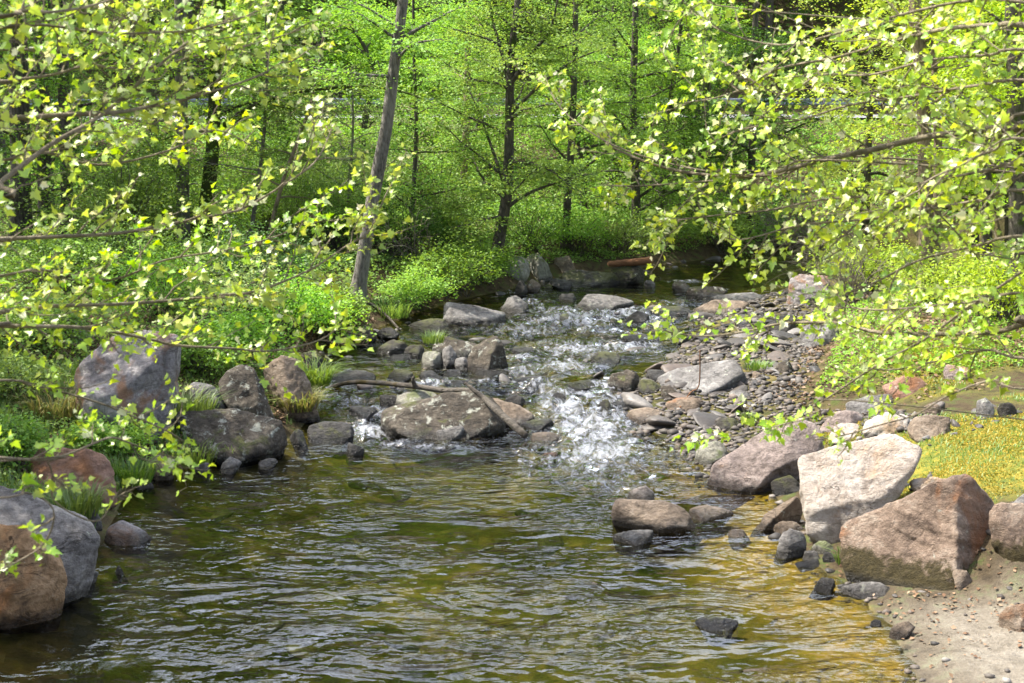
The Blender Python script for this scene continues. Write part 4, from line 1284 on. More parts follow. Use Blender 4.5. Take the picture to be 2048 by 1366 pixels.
px_tree("tree", "twin trunked tree with light left side standing on the right bank", [(1850, 560), (1852, 450), (1850, 320), (1846, 200), (1838, 90), (1830, -30)], 0.17, 0.13, "bark_pale", "leaf_yellow", 29, top=(0, 0, 5), n_limb=14, t_range=(0.42, 1), limb_len=(1.2, 2.6), per_twig=60,
        extra_px=[([(1868, 560, .3), (1872, 430, .3), (1876, 300, .3), (1870, 170, .3), (1866, 60, .3), (1866, -40, .3)], 0.13), ([(1850, 190, 0), (1780, 200, -.5), (1700, 180, -1.), (1630, 176, -1.4)], 0.05)], extra_twigs=8)
px_tree("tree", "dark trunk at the far right edge above the lawn", [(2036, 600), (2036, 450), (2034, 300), (2030, 150), (2026, 0)], 0.18, 0.14, "bark_dark", "leaf_yellow", 30, top=(0, 0, 5), n_limb=16, t_range=(0.3, 1), limb_len=(1.3, 2.8), per_twig=65)
px_tree("tree", "yellow green tree behind the twin trunked one on the right bank", [(1730, 520), (1732, 430), (1736, 320), (1740, 200), (1744, 60)], 0.12, 0.07, "bark_dark", "leaf_yellow", 31, top=(0, 0, 5), n_limb=26, t_range=(0.2, 1), limb_len=(1.3, 2.8), per_twig=75)
px_tree("tree", "sunlit yellow green tree between twin trunks and right edge", [(1950, 520), (1950, 430), (1948, 320), (1950, 200), (1952, 60)], 0.12, 0.07, "bark_dark", "leaf_yellow", 32, top=(0, 0, 5), n_limb=26, t_range=(0.2, 1), limb_len=(1.3, 2.8), per_twig=75)

# bare twiggy shrubs
def bare_shrub(label, px, dirv, seed, n=16, L=2.2, z0=0.0):
    r = np.random.default_rng(seed)
    b = hit(*px)
    T = Tubes()
    for i in range(n):
        d = norm(np.array(dirv) + r.normal(size=3) * 0.35)
        c = curve((r.normal() * 0.15, r.normal() * 0.15, -0.05 + r.random() * z0), d, L * r.uniform(0.6, 1.15), r, droop=0.9, n=8, wob=0.3)
        T.add(c, np.linspace(0.022, 0.005, len(c)), 4)
        for q in range(9):
            k = r.integers(2, 7)
            tan = norm(c[k] - c[k - 1])
            c2 = curve(c[k], norm(tan + r.normal(size=3) * 0.6), r.uniform(0.3, 0.8), r, droop=0.2, n=5, wob=0.4)
            T.add(c2, np.linspace(0.009, 0.003, len(c2)), 3)
            for s in range(3):
                k2 = r.integers(1, 4)
                c3 = curve(c2[k2], norm(c2[k2] - c2[k2 - 1] + r.normal(size=3) * 0.04), r.uniform(0.15, 0.4), r, n=3, wob=0.6)
                T.add(c3, np.linspace(0.005, 0.003, len(c3)), 3)
    o = link("bare_shrub", T.mesh("bare_shrub", M["bark_twig"]), None, b)
    tag(o, label, "shrub")


bare_shrub("leafless twiggy shrub arching left over the still pool", (1780, 545), (-1.0, -0.3, 0.55), 41, n=22, L=3.4)
bare_shrub("leafless brushy shrub at the far shore behind the still pool", (1640, 500), (-0.8, -0.2, 0.7), 42, n=20, L=2.6)
bare_shrub("bare grey brush below the road, right of the central tree", (1330, 430), (-0.1, -0.3, 1.0), 43, n=16, L=2.6)
bare_shrub("bare crossing twigs on the left bank right of the leaning trunk", (850, 540), (-0.5, -0.3, 0.6), 44, n=8, L=1.8)
bare_shrub("tangle of bare brown twigs under the twin trunked tree", (1700, 600), (-0.4, -0.4, 0.6), 45, n=16, L=2.0)

# leafy shrubs
def shrub(label, px, w, h, leafm, seed, leaf=(0.05, 0.09), n=45, per=75, cat="shrub", bark="bark_dark"):
    r = np.random.default_rng(seed)
    b = hit(*px)
    T = Tubes()
    LP = []
    for i in range(n):
        a = r.uniform(0, 6.28)
        q = math.sqrt(r.random())
        tip = np.array([math.cos(a) * q * w * 0.5, math.sin(a) * q * w * 0.5, h * (0.35 + 0.65 * math.sqrt(max(0, 1 - q * q))) * r.uniform(0.45, 1.05)])
        st = np.array([r.normal() * 0.08 * w, r.normal() * 0.08 * w, -0.1])
        mid = st * 0.5 + tip * 0.5 + np.array([0, 0, 0.12 * h])
        c = smooth_path([st, mid, tip], 6)
        T.add(c, np.linspace(0.014, 0.004, 6), 4)
        d = norm(tip - mid)
        tw = curve(c[3], norm(d + r.normal(size=3) * 0.3), 0.55 * h, r, droop=0.5, n=5)
        LP.append(spray(tw, per // 2, r, 0.16, 0.07, leaf, 0.55))
        LP.append(spray(c[2:], per // 2, r, 0.17, 0.07, leaf, 0.55))
    root = thing("shrub", label, cat, b)
    link("stem", T.mesh("stem", M[bark]), root)
    P, N, D, S = (np.concatenate([x[i] for x in LP]) for i in range(4))
    link("foliage", leaves_mesh("foliage", P, N, D, S, M[leafm]), root)
    return root


SH = [
    ("bright low shrub spilling over the bank above the long pale boulder", (900, 585), 2.6, 1.1, "leaf_bright"),
    ("bright feathery shrub at the foot of the central tree, left side", (955, 560), 2.0, 1.0, "leaf_bright"),
    ("mid green bush overhanging the water beside the leaning trunk", (830, 612), 1.6, 0.8, "leaf_bright"),
    ("dark leafy bush at the very foot of the leaning grey trunk", (668, 645), 1.3, 0.7, "leaf_mid"),
    ("dense green bush under the left hand sycamore tips, nearest the pool", (640, 680), 1.8, 1.1, "leaf_bright"),
    ("broad green bush behind the slanted tan boulder", (560, 680), 2.2, 1.3, "leaf_bright"),
    ("pale speckled bush above the pointed pale rock", (450, 660), 2.4, 1.4, "leaf_pale"),
    ("green bush behind the big flat topped grey block", (330, 640), 2.2, 1.3, "leaf_bright"),
    ("dark bush below the thin saplings of the left woods", (520, 590), 2.6, 1.5, "leaf_deep"),
    ("shaded bush below the mossy tree with the curved limb", (400, 560), 2.4, 1.2, "leaf_mid"),
    ("leafy bush under the dark trunks at the left edge", (110, 590), 2.6, 1.4, "leaf_mid"),
    ("green bush between the vine wrapped trunk and the two toned trunk", (230, 560), 2.6, 1.3, "leaf_mid"),
    ("shrub under the slender pale trunk", (900, 500), 2.2, 1.4, "leaf_mid"),
    ("dark shrub between the leaning trunk and slender trunk", (800, 510), 2.4, 1.6, "leaf_deep"),
    ("wispy fine leaved shrub right of the central trunk", (1060, 520), 2.0, 1.8, "leaf_mid"),
    ("fresh green shrub above the cracked brown boulder", (1150, 505), 2.2, 1.2, "leaf_bright"),
    ("low green shrub above the bare orange log", (1230, 505), 2.4, 1.1, "leaf_mid"),
    ("round dark shrub overhanging the still pool on the far bank", (1440, 500), 2.6, 1.5, "leaf_mid"),
    ("green shrub on the slope behind the bare log", (1320, 495), 2.4, 1.2, "leaf_mid"),
    ("tall shrub on the road embankment behind the leaning trunk", (680, 420), 3.0, 2.2, "leaf_mid"),
    ("bushy shrub on the embankment left of the central tree", (860, 420), 3.0, 2.0, "leaf_bright"),
    ("shrub on the embankment between the two toned trunk and saplings", (470, 430), 3.0, 2.2, "leaf_mid"),
    ("yellow green bush on the right bank under the twin trunks", (1880, 610), 2.2, 1.2, "leaf_yellow"),
    ("yellow green bush at the right edge above the lawn", (2000, 640), 2.2, 1.2, "leaf_yellow"),
    ("sunlit bush on the right bank behind the blue grey boulder", (1730, 585), 2.2, 1.3, "leaf_yellow"),
]
SH += [
    ("low weedy bush at the left edge above the red brown slab", (30, 800), 1.5, 0.7, "leaf_mid"),
    ("weedy clump between the red brown slab and the big flat topped block", (215, 905), 1.2, 0.5, "leaf_bright"),
    ("leafy clump pressed against the right side of the big flat topped block", (395, 745), 1.4, 0.8, "leaf_mid"),
    ("bushy weeds above the left edge boulders", (20, 930), 1.2, 0.6, "leaf_mid"),
    ("green clump behind the upright boulder with dry moss", (480, 720), 1.6, 0.9, "leaf_bright"),
    ("leafy weeds at the left edge under the lowest sycamore branches", (70, 700), 2.0, 1.0, "leaf_mid"),
]
for i, (lb, px, w, h, lm) in enumerate(SH):
    shrub(lb, px, w, h, lm, 200 + i, n=int(26 + 9 * w), leaf=(0.05, 0.085))

def copy_shrub(src, x, y, s, rz, label, group):
    o = src.copy()
    COL.objects.link(o)
    o.location = (x, y, float(ground(x, y)))
    o.scale = (s, s, s)
    o.rotation_euler = (0, 0, rz)
    tag(o, label, None, group)
    for ch in src.children:
        c = ch.copy()
        COL.objects.link(c)
        c.parent = o


protos = [shrub("tall shrub of mixed leaf among the dark trunks of the left woods", (250, 500), 2.6, 2.6, "leaf_mid", 280, n=60),
          shrub("tall bright leaved shrub among the trunks of the left woods", (600, 480), 2.6, 2.4, "leaf_bright", 281, n=60)]
protos[0]["group"] = "tall shrubs of the left woods"
protos[1]["group"] = "bright shrubs of the left woods"
r = np.random.default_rng(55)
for i in range(13):
    q = hit(r.uniform(0, 900), r.uniform(400, 530))
    k = int(r.random() < 0.4)
    if min(np.hypot(q[0] - a[0], (q[1] - a[1]) * 0.5) for a in [hit(714, 598), hit(990, 545)]) < 1.3:
        continue
    copy_shrub(protos[k], q[0], q[1], r.uniform(0.7, 1.15), r.uniform(0, 6.28), protos[k]["label"], protos[k]["group"])

# ------------------------------------------------------------------ woods behind (copies of a few kinds)
def proto_tree(leafm, seed, H, spread, bark="bark_dark", n_limb=30, per=60, leaf=(0.10, 0.17), tr=(0.12, 1.0)):
    r = np.random.default_rng(seed)
    T = Tubes()
    tp = smooth_path([(0, 0, -0.5), (r.normal() * .2, r.normal() * .2, H * .35), (r.normal() * .5, r.normal() * .5, H * .7), (r.normal() * .6, r.normal() * .6, H)])
    n = len(tp)
    T.add(tp, np.linspace(0.2, 0.05, n), 8, 0.12, seed)
    LP = []
    ga = 0
    for j in range(n_limb):
        t = tr[0] + (tr[1] - tr[0]) * (j + r.random()) / n_limb
        k = min(int(t * (n - 1)), n - 2)
        ga += 2.4 + r.normal() * .3
        el = r.uniform(0, 0.8)
        L = spread * r.uniform(0.6, 1.1) * (1.05 - 0.55 * t)
        c = curve(tp[k], (math.cos(ga) * math.cos(el), math.sin(ga) * math.cos(el), math.sin(el)), L, r, droop=0.4, n=6)
        T.add(c, np.linspace(0.05, 0.012, 6), 4)
        for q in range(5):
            k2 = r.integers(1, 5)
            tan = norm(c[k2 + 0] - c[k2 - 1])
            tw = curve(c[k2], norm(tan + r.normal(size=3) * 0.7), r.uniform(0.7, 1.4), r, droop=0.5, n=4)
            LP.append(spray(tw, int(per * 1.2), r, 0.42, 0.05, leaf, 0.4))
    P, N, D, S = (np.concatenate([x[i] for x in LP]) for i in range(4))
    return T.mesh("trunk", M[bark]), leaves_mesh("crown", P, N, D, S, M[leafm])


PROTO = [proto_tree("leaf_mid", 301, 15, 4.2), proto_tree("leaf_bright", 302, 13, 3.8), proto_tree("leaf_deep", 303, 16, 4.2), proto_tree("leaf_mid", 304, 11, 3.6, n_limb=26), proto_tree("leaf_yellow", 305, 13, 4.0), proto_tree("leaf_bright", 306, 8, 3.2, n_limb=22), proto_tree("leaf_mid", 307, 17, 4.6, n_limb=26, per=50, leaf=(0.12, 0.2), tr=(0.42, 1.0))]


def wood_tree(kind, x, y, rz, s, label, group, z=None):
    root = thing("forest_tree", label, "tree", (x, y, float(ground(x, y)) if z is None else z), group)
    root.rotation_euler = (0, 0, rz)
    root.scale = (s, s, s)
    link("trunk", PROTO[kind][0], root)
    link("crown", PROTO[kind][1], root)


r = np.random.default_rng(77)
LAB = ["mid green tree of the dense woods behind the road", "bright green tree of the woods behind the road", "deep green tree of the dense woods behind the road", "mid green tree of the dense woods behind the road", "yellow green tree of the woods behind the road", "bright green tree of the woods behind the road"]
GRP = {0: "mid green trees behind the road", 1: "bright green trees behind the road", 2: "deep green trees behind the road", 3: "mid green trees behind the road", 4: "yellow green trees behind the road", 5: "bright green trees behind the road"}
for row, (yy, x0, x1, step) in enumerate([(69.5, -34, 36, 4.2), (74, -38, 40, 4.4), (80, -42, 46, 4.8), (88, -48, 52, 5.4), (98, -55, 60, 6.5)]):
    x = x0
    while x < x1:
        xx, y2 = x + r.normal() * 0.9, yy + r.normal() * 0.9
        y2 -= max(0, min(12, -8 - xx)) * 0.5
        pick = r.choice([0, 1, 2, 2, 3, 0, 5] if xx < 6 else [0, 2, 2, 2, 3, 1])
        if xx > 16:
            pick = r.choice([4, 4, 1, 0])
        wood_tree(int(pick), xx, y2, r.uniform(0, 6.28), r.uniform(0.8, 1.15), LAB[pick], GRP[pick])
        x += step
# trees between the stream and the road
for i in range(16):
    xx = r.uniform(-24, 7)
    y2 = r.uniform(42, 53) - max(0, min(12, -8 - xx)) * 0.35
    if -1.5 < xx < 1.5:
        xx -= 4
    pick = int(r.choice([5, 3, 5, 0]))
    wood_tree(pick, xx, y2, r.uniform(0, 6.28), r.uniform(0.55, 0.8), ["leafy mid green tree on the slope between stream and road", "", "", "leafy mid green tree on the slope between stream and road", "", "light green young tree on the slope between stream and road"][pick], "trees between stream and road")
for i in range(14):
    xx = r.uniform(-19, 12)
    y2 = r.uniform(50, 55.5) - max(0, min(12, -8 - xx)) * 0.5
    wood_tree(5, xx, y2, r.uniform(0, 6.28), r.uniform(0.45, 0.65), "light green young tree on the slope between stream and road", "trees between stream and road")
# sunny woods on the right bank
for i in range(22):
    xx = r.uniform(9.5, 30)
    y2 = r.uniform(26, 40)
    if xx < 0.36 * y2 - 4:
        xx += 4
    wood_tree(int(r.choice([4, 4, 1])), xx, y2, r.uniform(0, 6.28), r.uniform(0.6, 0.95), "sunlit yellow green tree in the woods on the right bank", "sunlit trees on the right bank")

# ------------------------------------------------------------------ ground plants (stuff)
FEET = [hit(714, 598)[:2], hit(990, 545)[:2], hit(920, 470)[:2], hit(366, 486)[:2], hit(405, 490)[:2]]


def scatter_leaves(name, n, cond, xr, yr, hfun, leafm, size, seed, tilt=0.6):
    r = np.random.default_rng(seed)
    P = []
    tot = 0
    while tot < n:
        x = r.uniform(*xr, 200000)
        y = r.uniform(*yr, 200000)
        ok = (np.abs(x) < 0.40 * y + 2.0) & cond(x, y)
        x, y = x[ok], y[ok]
        dens = np.clip(fbm2(x, y, 0.8, seed, 3) * 1.3 + 0.62, 0, 1)
        k = r.random(len(x)) < dens
        x, y = x[k], y[k]
        P.append(np.stack([x, y], 1))
        tot += len(x)
    P = np.concatenate(P)[:n]
    x, y = P[:, 0], P[:, 1]
    hh = hfun(x, y)
    for tx, ty in FEET:
        hh = hh * (0.25 + 0.75 * ss(0.4, 1.5, np.hypot((x - tx), (y - ty + 0.9) * 0.6)))
    z = ground(x, y) + hh * r.random(n) ** 0.8 + 0.01
    Pt = np.stack([x, y, z], 1)
    N = np.array([0, 0, 1.0]) + r.normal(size=(n, 3)) * tilt
    D = r.normal(size=(n, 3))
    S = r.uniform(*size, n)
    o = link(name, leaves_mesh(name, Pt, N, D, S, M[leafm]))
    tag(o, kind="stuff")
    return o


def isleft(x, y):
    return (interp(TLEFT.astype(float), x, y) > 0.5) & (interp(TINS.astype(float), x, y) < 0.1)


def isright(x, y):
    return (interp(TLEFT.astype(float), x, y) < 0.5) & (interp(TINS.astype(float), x, y) < 0.1)


def hveg(x, y):
    return 0.08 + 0.75 * np.clip(fbm2(x, y, 0.55, 91, 4) * 1.4 + 0.15, 0, 1)


scatter_leaves("undergrowth", 110000, lambda x, y: isleft(x, y) & (interp(TSD, x, y) > 0.35) & (y > 23), (-24, 20), (23, 48), hveg, "leaf_mid", (0.05, 0.10), 61)
scatter_leaves("embankment_undergrowth", 48000, lambda x, y: isleft(x, y) & (interp(TZ, x, y) < 4.28), (-26, 26), (42, 58), hveg, "leaf_bright", (0.08, 0.15), 62)
scatter_leaves("bank_weeds", 15000, lambda x, y: isleft(x, y) & (interp(TSD, x, y) > 0.5) & (y < 24), (-10, 0), (12, 24), lambda x, y: 0.05 + 0.35 * np.clip(fbm2(x, y, 0.8, 95, 3) + 0.2, 0, 1), "leaf_mid", (0.035, 0.07), 63)
scatter_leaves("leaf_litter", 45000, lambda x, y: isleft(x, y) & (interp(TSD, x, y) > 0.2) & (y < 30), (-12, 2), (12, 30), lambda x, y: 0.02 + 0 * x, "litter", (0.04, 0.08), 64, 0.4)
scatter_leaves("fallen_leaves", 9000, lambda x, y: isright(x, y) & (interp(TSD, x, y) > 2.4) & (y > 22), (3, 20), (22, 44), lambda x, y: 0.03 + 0 * x, "litter", (0.05, 0.10), 65, 0.4)
scatter_leaves("right_bank_weeds", 26000, lambda x, y: isright(x, y) & (interp(TSD, x, y) > 3.0) & (y > 23), (3, 22), (23, 44), lambda x, y: 0.03 + 0.3 * np.clip(fbm2(x, y, 0.7, 96, 3) + 0.1, 0, 1), "leaf_bright", (0.035, 0.075), 67)
scatter_leaves("hill_undergrowth", 38000, lambda x, y: (y + np.clip(-8 - x, 0, 12) * 0.55 > 67), (-40, 45), (60, 100), lambda x, y: 0.9 + 0 * x, "leaf_mid", (0.16, 0.28), 66)


def blades(n, r, spread, h, lean=0.5, width=0.012):
    a = r.uniform(0, 6.28, n)
    q = np.sqrt(r.random(n)) * spread
    P = np.stack([np.cos(a) * q, np.sin(a) * q, np.zeros(n)], 1)
    az = a + r.normal(size=n) * 0.6
    hh = h * r.uniform(0.55, 1.1, n)
    ln = lean * r.uniform(0.3, 1.2, n)
    return P, az, hh, ln, np.full(n, width)


def blade_mesh(name, P, az, hh, ln, w, mat):
    n = len(P)
    d = np.stack([np.cos(az), np.sin(az), np.zeros(n)], 1)
    s = np.stack([-np.sin(az), np.cos(az), np.zeros(n)], 1)
    up = np.array([0, 0, 1.0])
    H, Lq, Wd = hh[:, None], (ln * hh)[:, None], np.asarray(w)[:, None]
    m = P + up * H * 0.62 + d * Lq * 0.4
    t = P + up * H * (1 - 0.25 * ln[:, None]) + d * Lq * 1.1
    V = np.stack([P - s * Wd, P + s * Wd, m + s * Wd * 0.8, m - s * Wd * 0.8, t], 1)
    b = np.arange(n)[:, None] * 5
    q = b + np.array([[0, 1, 2, 3]])
    tr = b + np.array([[3, 2, 4]])
    return mesh_np(name, V.reshape(-1, 3), [q, tr], None, mat)


def grass_tuft(label, px, spread, h, seed, mat="grass", n=260, lean=0.8, lift=0.0):
    r = np.random.default_rng(seed)
    p = hit(*px)
    me = blade_mesh("grass_tuft", *blades(n, r, spread, h, lean, 0.009), M[mat])
    o = link("grass_tuft", me, None, (p[0], p[1], p[2] + lift))
    tag(o, label, "grass")


grass_tuft("long bladed tuft beside the thin slab and red brown slab", (150, 1030), 0.28, 0.45, 401)
grass_tuft("arching tuft right of the red brown slab at the shore", (262, 965), 0.30, 0.38, 402)
grass_tuft("fresh tuft at the shore left of the long brown boulder", (385, 928), 0.34, 0.36, 403)
grass_tuft("small tuft standing above the angular white edged stone", (466, 918), 0.18, 0.30, 404, n=140)
grass_tuft("drooping pale tuft on the toe of the slanted tan boulder", (600, 838), 0.30, 0.42, 405, "grass_dry", n=320, lean=1.1, lift=0.15)
grass_tuft("long drooping tuft behind the toe of the slanted tan boulder", (632, 800), 0.24, 0.55, 406, "grass", lean=1.2, lift=0.25)
grass_tuft("tall fresh grass growing right of the big flat topped block", (372, 840), 0.42, 0.55, 407, n=420)
grass_tuft("grass crown on the mossy midstream rock", (866, 716), 0.2, 0.25, 408, n=160, lift=0.3)
grass_tuft("drooping fern like tuft at the shore left of the brown mossy slab", (785, 636), 0.35, 0.5, 409, n=240, lean=1.1)
grass_tuft("small green sprout at the foot of the peaked brown boulder", (1690, 1130), 0.10, 0.22, 410, n=70)
grass_tuft("green tuft on the wet gravel left of the mossy flat", (1500, 842), 0.14, 0.16, 411, n=110)
grass_tuft("grey green tuft on pebbles behind the broad flat slab", (1515, 738), 0.25, 0.18, 412, "grass", n=180)
grass_tuft("dry drooping tuft on the left bank before the big block", (110, 830), 0.4, 0.5, 413, "grass_dry", n=380, lean=1.2)


def scatter_blades(name, n, cond, xr, yr, h, mat, seed, width=0.008, lean=0.5):
    r = np.random.default_rng(seed)
    P = []
    tot = 0
    while tot < n:
        x = r.uniform(*xr, 100000)
        y = r.uniform(*yr, 100000)
        ok = (np.abs(x) < 0.40 * y + 1.0) & cond(x, y)
        x, y = x[ok], y[ok]
        k = r.random(len(x)) < np.clip(fbm2(x, y, 1.1, seed, 3) * 1.6 + 0.4, 0.03, 1)
        P.append(np.stack([x[k], y[k]], 1))
        tot += k.sum()
    P = np.concatenate(P)[:n]
    z = ground(P[:, 0], P[:, 1])
    P = np.stack([P[:, 0], P[:, 1], z - 0.01], 1)
    me = blade_mesh(name, P, r.uniform(0, 6.28, n), h * r.uniform(0.5, 1.2, n), lean * r.uniform(0.3, 1.3, n), np.full(n, width), M[mat])
    tag(link(name, me), kind="stuff")


scatter_blades("bank_grass", 15000, lambda x, y: isleft(x, y) & (interp(TSD, x, y) > 0.15) & (y < 24), (-10, 0), (12, 24), 0.22, "grass", 501)
mz = mossz
scatter_blades("moss", 60000, lambda x, y: isright(x, y) & (interp(mz, x, y) > 0.45), (2, 14), (14, 32), 0.03, "moss_tuft", 502, 0.009, 0.9)
scatter_blades("lawn_grass", 6000, lambda x, y: isright(x, y) & (interp(mz, x, y) > 0.3), (2, 14), (14, 32), 0.075, "grass", 503, 0.006, 0.7)

# gravel between the stones of the bar and along the sand edge, one mass
def gravel(n, seed):
    r = np.random.default_rng(seed)
    v0, f0 = ico(1)
    C = []
    tot = 0
    while tot < n:
        x = r.uniform(1.5, 14, 60000)
        y = r.uniform(12, 34, 60000)
        sd = interp(TSD, x, y)
        p = np.where(y > 19.5, np.where((sd > -0.25) & (sd < 2.8), 1.0, 0.0), np.where((sd > -0.1) & (sd < 0.45), 0.12, np.where((sd > 0) & (sd < 2.2), 0.05, 0)))
        p = p * np.clip(0.55 + fbm2(x, y, 1.3, 7, 3), 0.1, 1)
        ok = isright(x, y) | (sd < 0.1)
        k = (r.random(len(x)) < p) & ok & (np.abs(x) < 0.4 * y)
        C.append(np.stack([x[k], y[k]], 1))
        tot += k.sum()
    C = np.concatenate(C)
    C = C[r.permutation(len(C))[:n]]
    z = ground(C[:, 0], C[:, 1])
    s = r.uniform(0.018, 0.065, n) * (1 + 0.8 * (r.random(n) < 0.15))
    sc = np.stack([s, s * r.uniform(0.6, 1.0, n), s * r.uniform(0.35, 0.7, n)], 1)
    a = r.uniform(0, 6.28, n)
    V = v0[None] * sc[:, None, :] * (1 + 0.25 * r.normal(size=(n, len(v0), 1)).clip(-1, 1))
    ca, sa = np.cos(a)[:, None], np.sin(a)[:, None]
    V = np.stack([V[..., 0] * ca - V[..., 1] * sa, V[..., 0] * sa + V[..., 1] * ca, V[..., 2]], -1)
    V = V + np.concatenate([C, (z + s * 0.15)[:, None]], 1)[:, None, :]
    F = (f0[None] + (np.arange(n) * len(v0))[:, None, None]).reshape(-1, 3)
    m, nt = new_mat("mixed_gravel")
    b = NB(nt)
    g = b.n("ShaderNodeNewGeometry")
    col = b.ramp(g.outputs["Random Per Island"], [(0.0, (0.018, 0.016, 0.014)), (0.3, (0.045, 0.036, 0.028)), (0.6, (0.07, 0.06, 0.05)), (0.85, (0.10, 0.075, 0.055)), (1.0, (0.2, 0.185, 0.165))])
    p = b.n("ShaderNodeBsdfPrincipled")
    p.inputs["Roughness"].default_value = 0.7
    b.l(col, p.inputs["Base Color"])
    o = b.n("ShaderNodeOutputMaterial")
    b.l(p.outputs[0], o.inputs[0])
    tag(link("gravel", mesh_np("gravel", V.reshape(-1, 3), F, 3, m, True)), kind="stuff")


gravel(6000, 88)
scatter_leaves("beach_litter", 900, lambda x, y: isright(x, y) & (interp(TSD, x, y) > 0.1) & (y < 16), (2.5, 9), (11, 16), lambda x, y: 0.01 + 0 * x, "litter", (0.03, 0.07), 68, 0.3)

# ------------------------------------------------------------------ logs
def log_thing(name, label, pts, r0, r1, mat, seed, twigs=()):
    pts = np.array(pts)
    base = pts[0]
    T = Tubes()
    c = smooth_path(pts - base)
    T.add(c, np.linspace(r0, r1, len(c)), 12, 0.18, seed)
    T.add(np.array([c[0] - norm(c[1] - c[0]) * 0.01, c[0] - norm(c[1] - c[0]) * 0.03]), [r0, r0 * 0.6], 12, 0.1, seed)
    root = thing(name, label, "log", base)
    link("stem", T.mesh("stem", M[mat]), root)
    for t in twigs:
        Tb = Tubes()
        q = smooth_path(np.array(t) - base)
        Tb.add(q, np.linspace(r1 * 0.8, r1 * 0.3, len(q)), 7, 0.15, seed + 1)
        link("branch", Tb.mesh("branch", M[mat]), root)


dl = MADE["largest midstream boulder, pale lichen on top, driftwood lying over it"].location.y
P = [at_dist(652, 778, dl + 2.0), at_dist(700, 765, dl + 1.8), at_dist(760, 766, dl + 1.5), at_dist(830, 773, dl + 1.1), at_dist(890, 781, dl + 0.8), at_dist(940, 782, dl + 0.5), at_dist(968, 797, dl + 0.1), at_dist(1004, 830, dl - 0.55), at_dist(1052, 872, dl - 1.0)]
log_thing("driftwood_log", "weathered grey driftwood branch bent over the largest midstream boulder", P, 0.036, 0.06, "driftwood", 71, [[P[6], at_dist(945, 778, dl + 0.2), at_dist(930, 765, dl + 0.3)], [P[3], at_dist(826, 760, dl + 1.0), at_dist(828, 752, dl + 1.0)]])
lb = MADE["square dark block holding up the bare orange log"].location
log_thing("fallen_log", "bare orange log stripped of bark lying on the dark block", [at_dist(1218, 528, lb.y + 0.1), at_dist(1260, 525, lb.y + 0.05), at_dist(1304, 521, lb.y)], 0.075, 0.10, "wood_orange", 72)
log_thing("fallen_log", "thin grey dead branch lying on the undergrowth below the leaning trunk", [hit(735, 618) + [0, 0, .15], hit(770, 640) + [0, 0, .12], hit(800, 662) + [0, 0, .02]], 0.04, 0.02, "driftwood", 73)
g1 = hit(1400, 772)
log_thing("dead_branch", "slim dry stick stuck upright in the gravel before the broad slab", [hit(1352, 828), hit(1380, 800) + [0, 0, .12], at_dist(1398, 770, g1[1] - .5), at_dist(1400, 700, g1[1] - .6)], 0.012, 0.010, "bark_twig" if False else "wood_orange", 74)

# ------------------------------------------------------------------ road and guardrail
def shift_y(x):
    return np.clip(-8 - x, 0, 12) * 0.55


xs = np.linspace(-60, 60, 121)
yn, yf = 57.4 - shift_y(xs), 65.6 - shift_y(xs)


def strip(name, ya, yb, z, mat):
    Vv = np.concatenate([np.stack([xs, ya, np.full_like(xs, z)], 1), np.stack([xs, yb, np.full_like(xs, z)], 1)])
    n = len(xs)
    i = np.arange(n - 1)
    Ff = np.stack([i, i + 1, n + i + 1, n + i], 1)
    return tag(link(name, mesh_np(name, Vv, Ff, 4, mat)), kind="structure")


strip("road", yn, yf, ROAD_Z + 0.06, plain_mat("asphalt", (0.16, 0.165, 0.18), 0.85, 0, 20, 0.2))
strip("road_marking", yn + 0.25, yn + 0.37, ROAD_Z + 0.064, plain_mat("white_road_paint", (0.7, 0.7, 0.68), 0.6, 0, 9, 0.1))
strip("road_centre_marking", (yn + yf) / 2 - 0.08, (yn + yf) / 2 + 0.08, ROAD_Z + 0.064, plain_mat("yellow_road_paint", (0.6, 0.42, 0.05), 0.6, 0, 9, 0.1))
galv = plain_mat("galvanised_steel", (0.26, 0.28, 0.33), 0.6, 0.4, 5, 0.15, 0.05)
post_m = plain_mat("weathered_post_wood", (0.13, 0.11, 0.09), 0.9, 0, 12, 0.3)
gr = thing("guardrail", "galvanised corrugated guardrail along the far edge of the road", "guardrail", (0, 66.0, ROAD_Z))
prof = [(0.0, 0.46), (-0.05, 0.50), (-0.05, 0.56), (0.0, 0.60), (0.0, 0.64), (-0.05, 0.68), (-0.05, 0.74), (0.0, 0.78)]
gx = xs
gy = 66.0 - shift_y(gx) - 66.0
Vv, Ff = [], []
for j, (o, z) in enumerate(prof):
    Vv.append(np.stack([gx, gy + o, np.full_like(gx, z)], 1))
for j, (o, z) in enumerate(reversed(prof)):
    Vv.append(np.stack([gx, gy + o + 0.012, np.full_like(gx, z)], 1))
K, n = len(prof) * 2, len(gx)
ii = np.arange(K * n).reshape(K, n)
nxt = np.roll(ii, -1, 0)
link("beam", mesh_np("beam", np.concatenate(Vv), np.stack([ii[:, :-1], ii[:, 1:], nxt[:, 1:], nxt[:, :-1]], -1).reshape(-1, 4), 4, galv, False), gr)
bm = bmesh.new()
bmesh.ops.create_cube(bm, size=1.0)
bmesh.ops.scale(bm, vec=(0.15, 0.17, 0.95), verts=bm.verts)
bmesh.ops.bevel(bm, geom=bm.edges[:], offset=0.012, segments=1, affect="EDGES")
pm = bpy.data.meshes.new("post")
bm.to_mesh(pm)
bm.free()
pm.materials.append(post_m)
for x in np.arange(-30, 31, 2.0):
    link("post", pm, gr, (x, float(-shift_y(np.array(x))) + 0.11, 0.33))

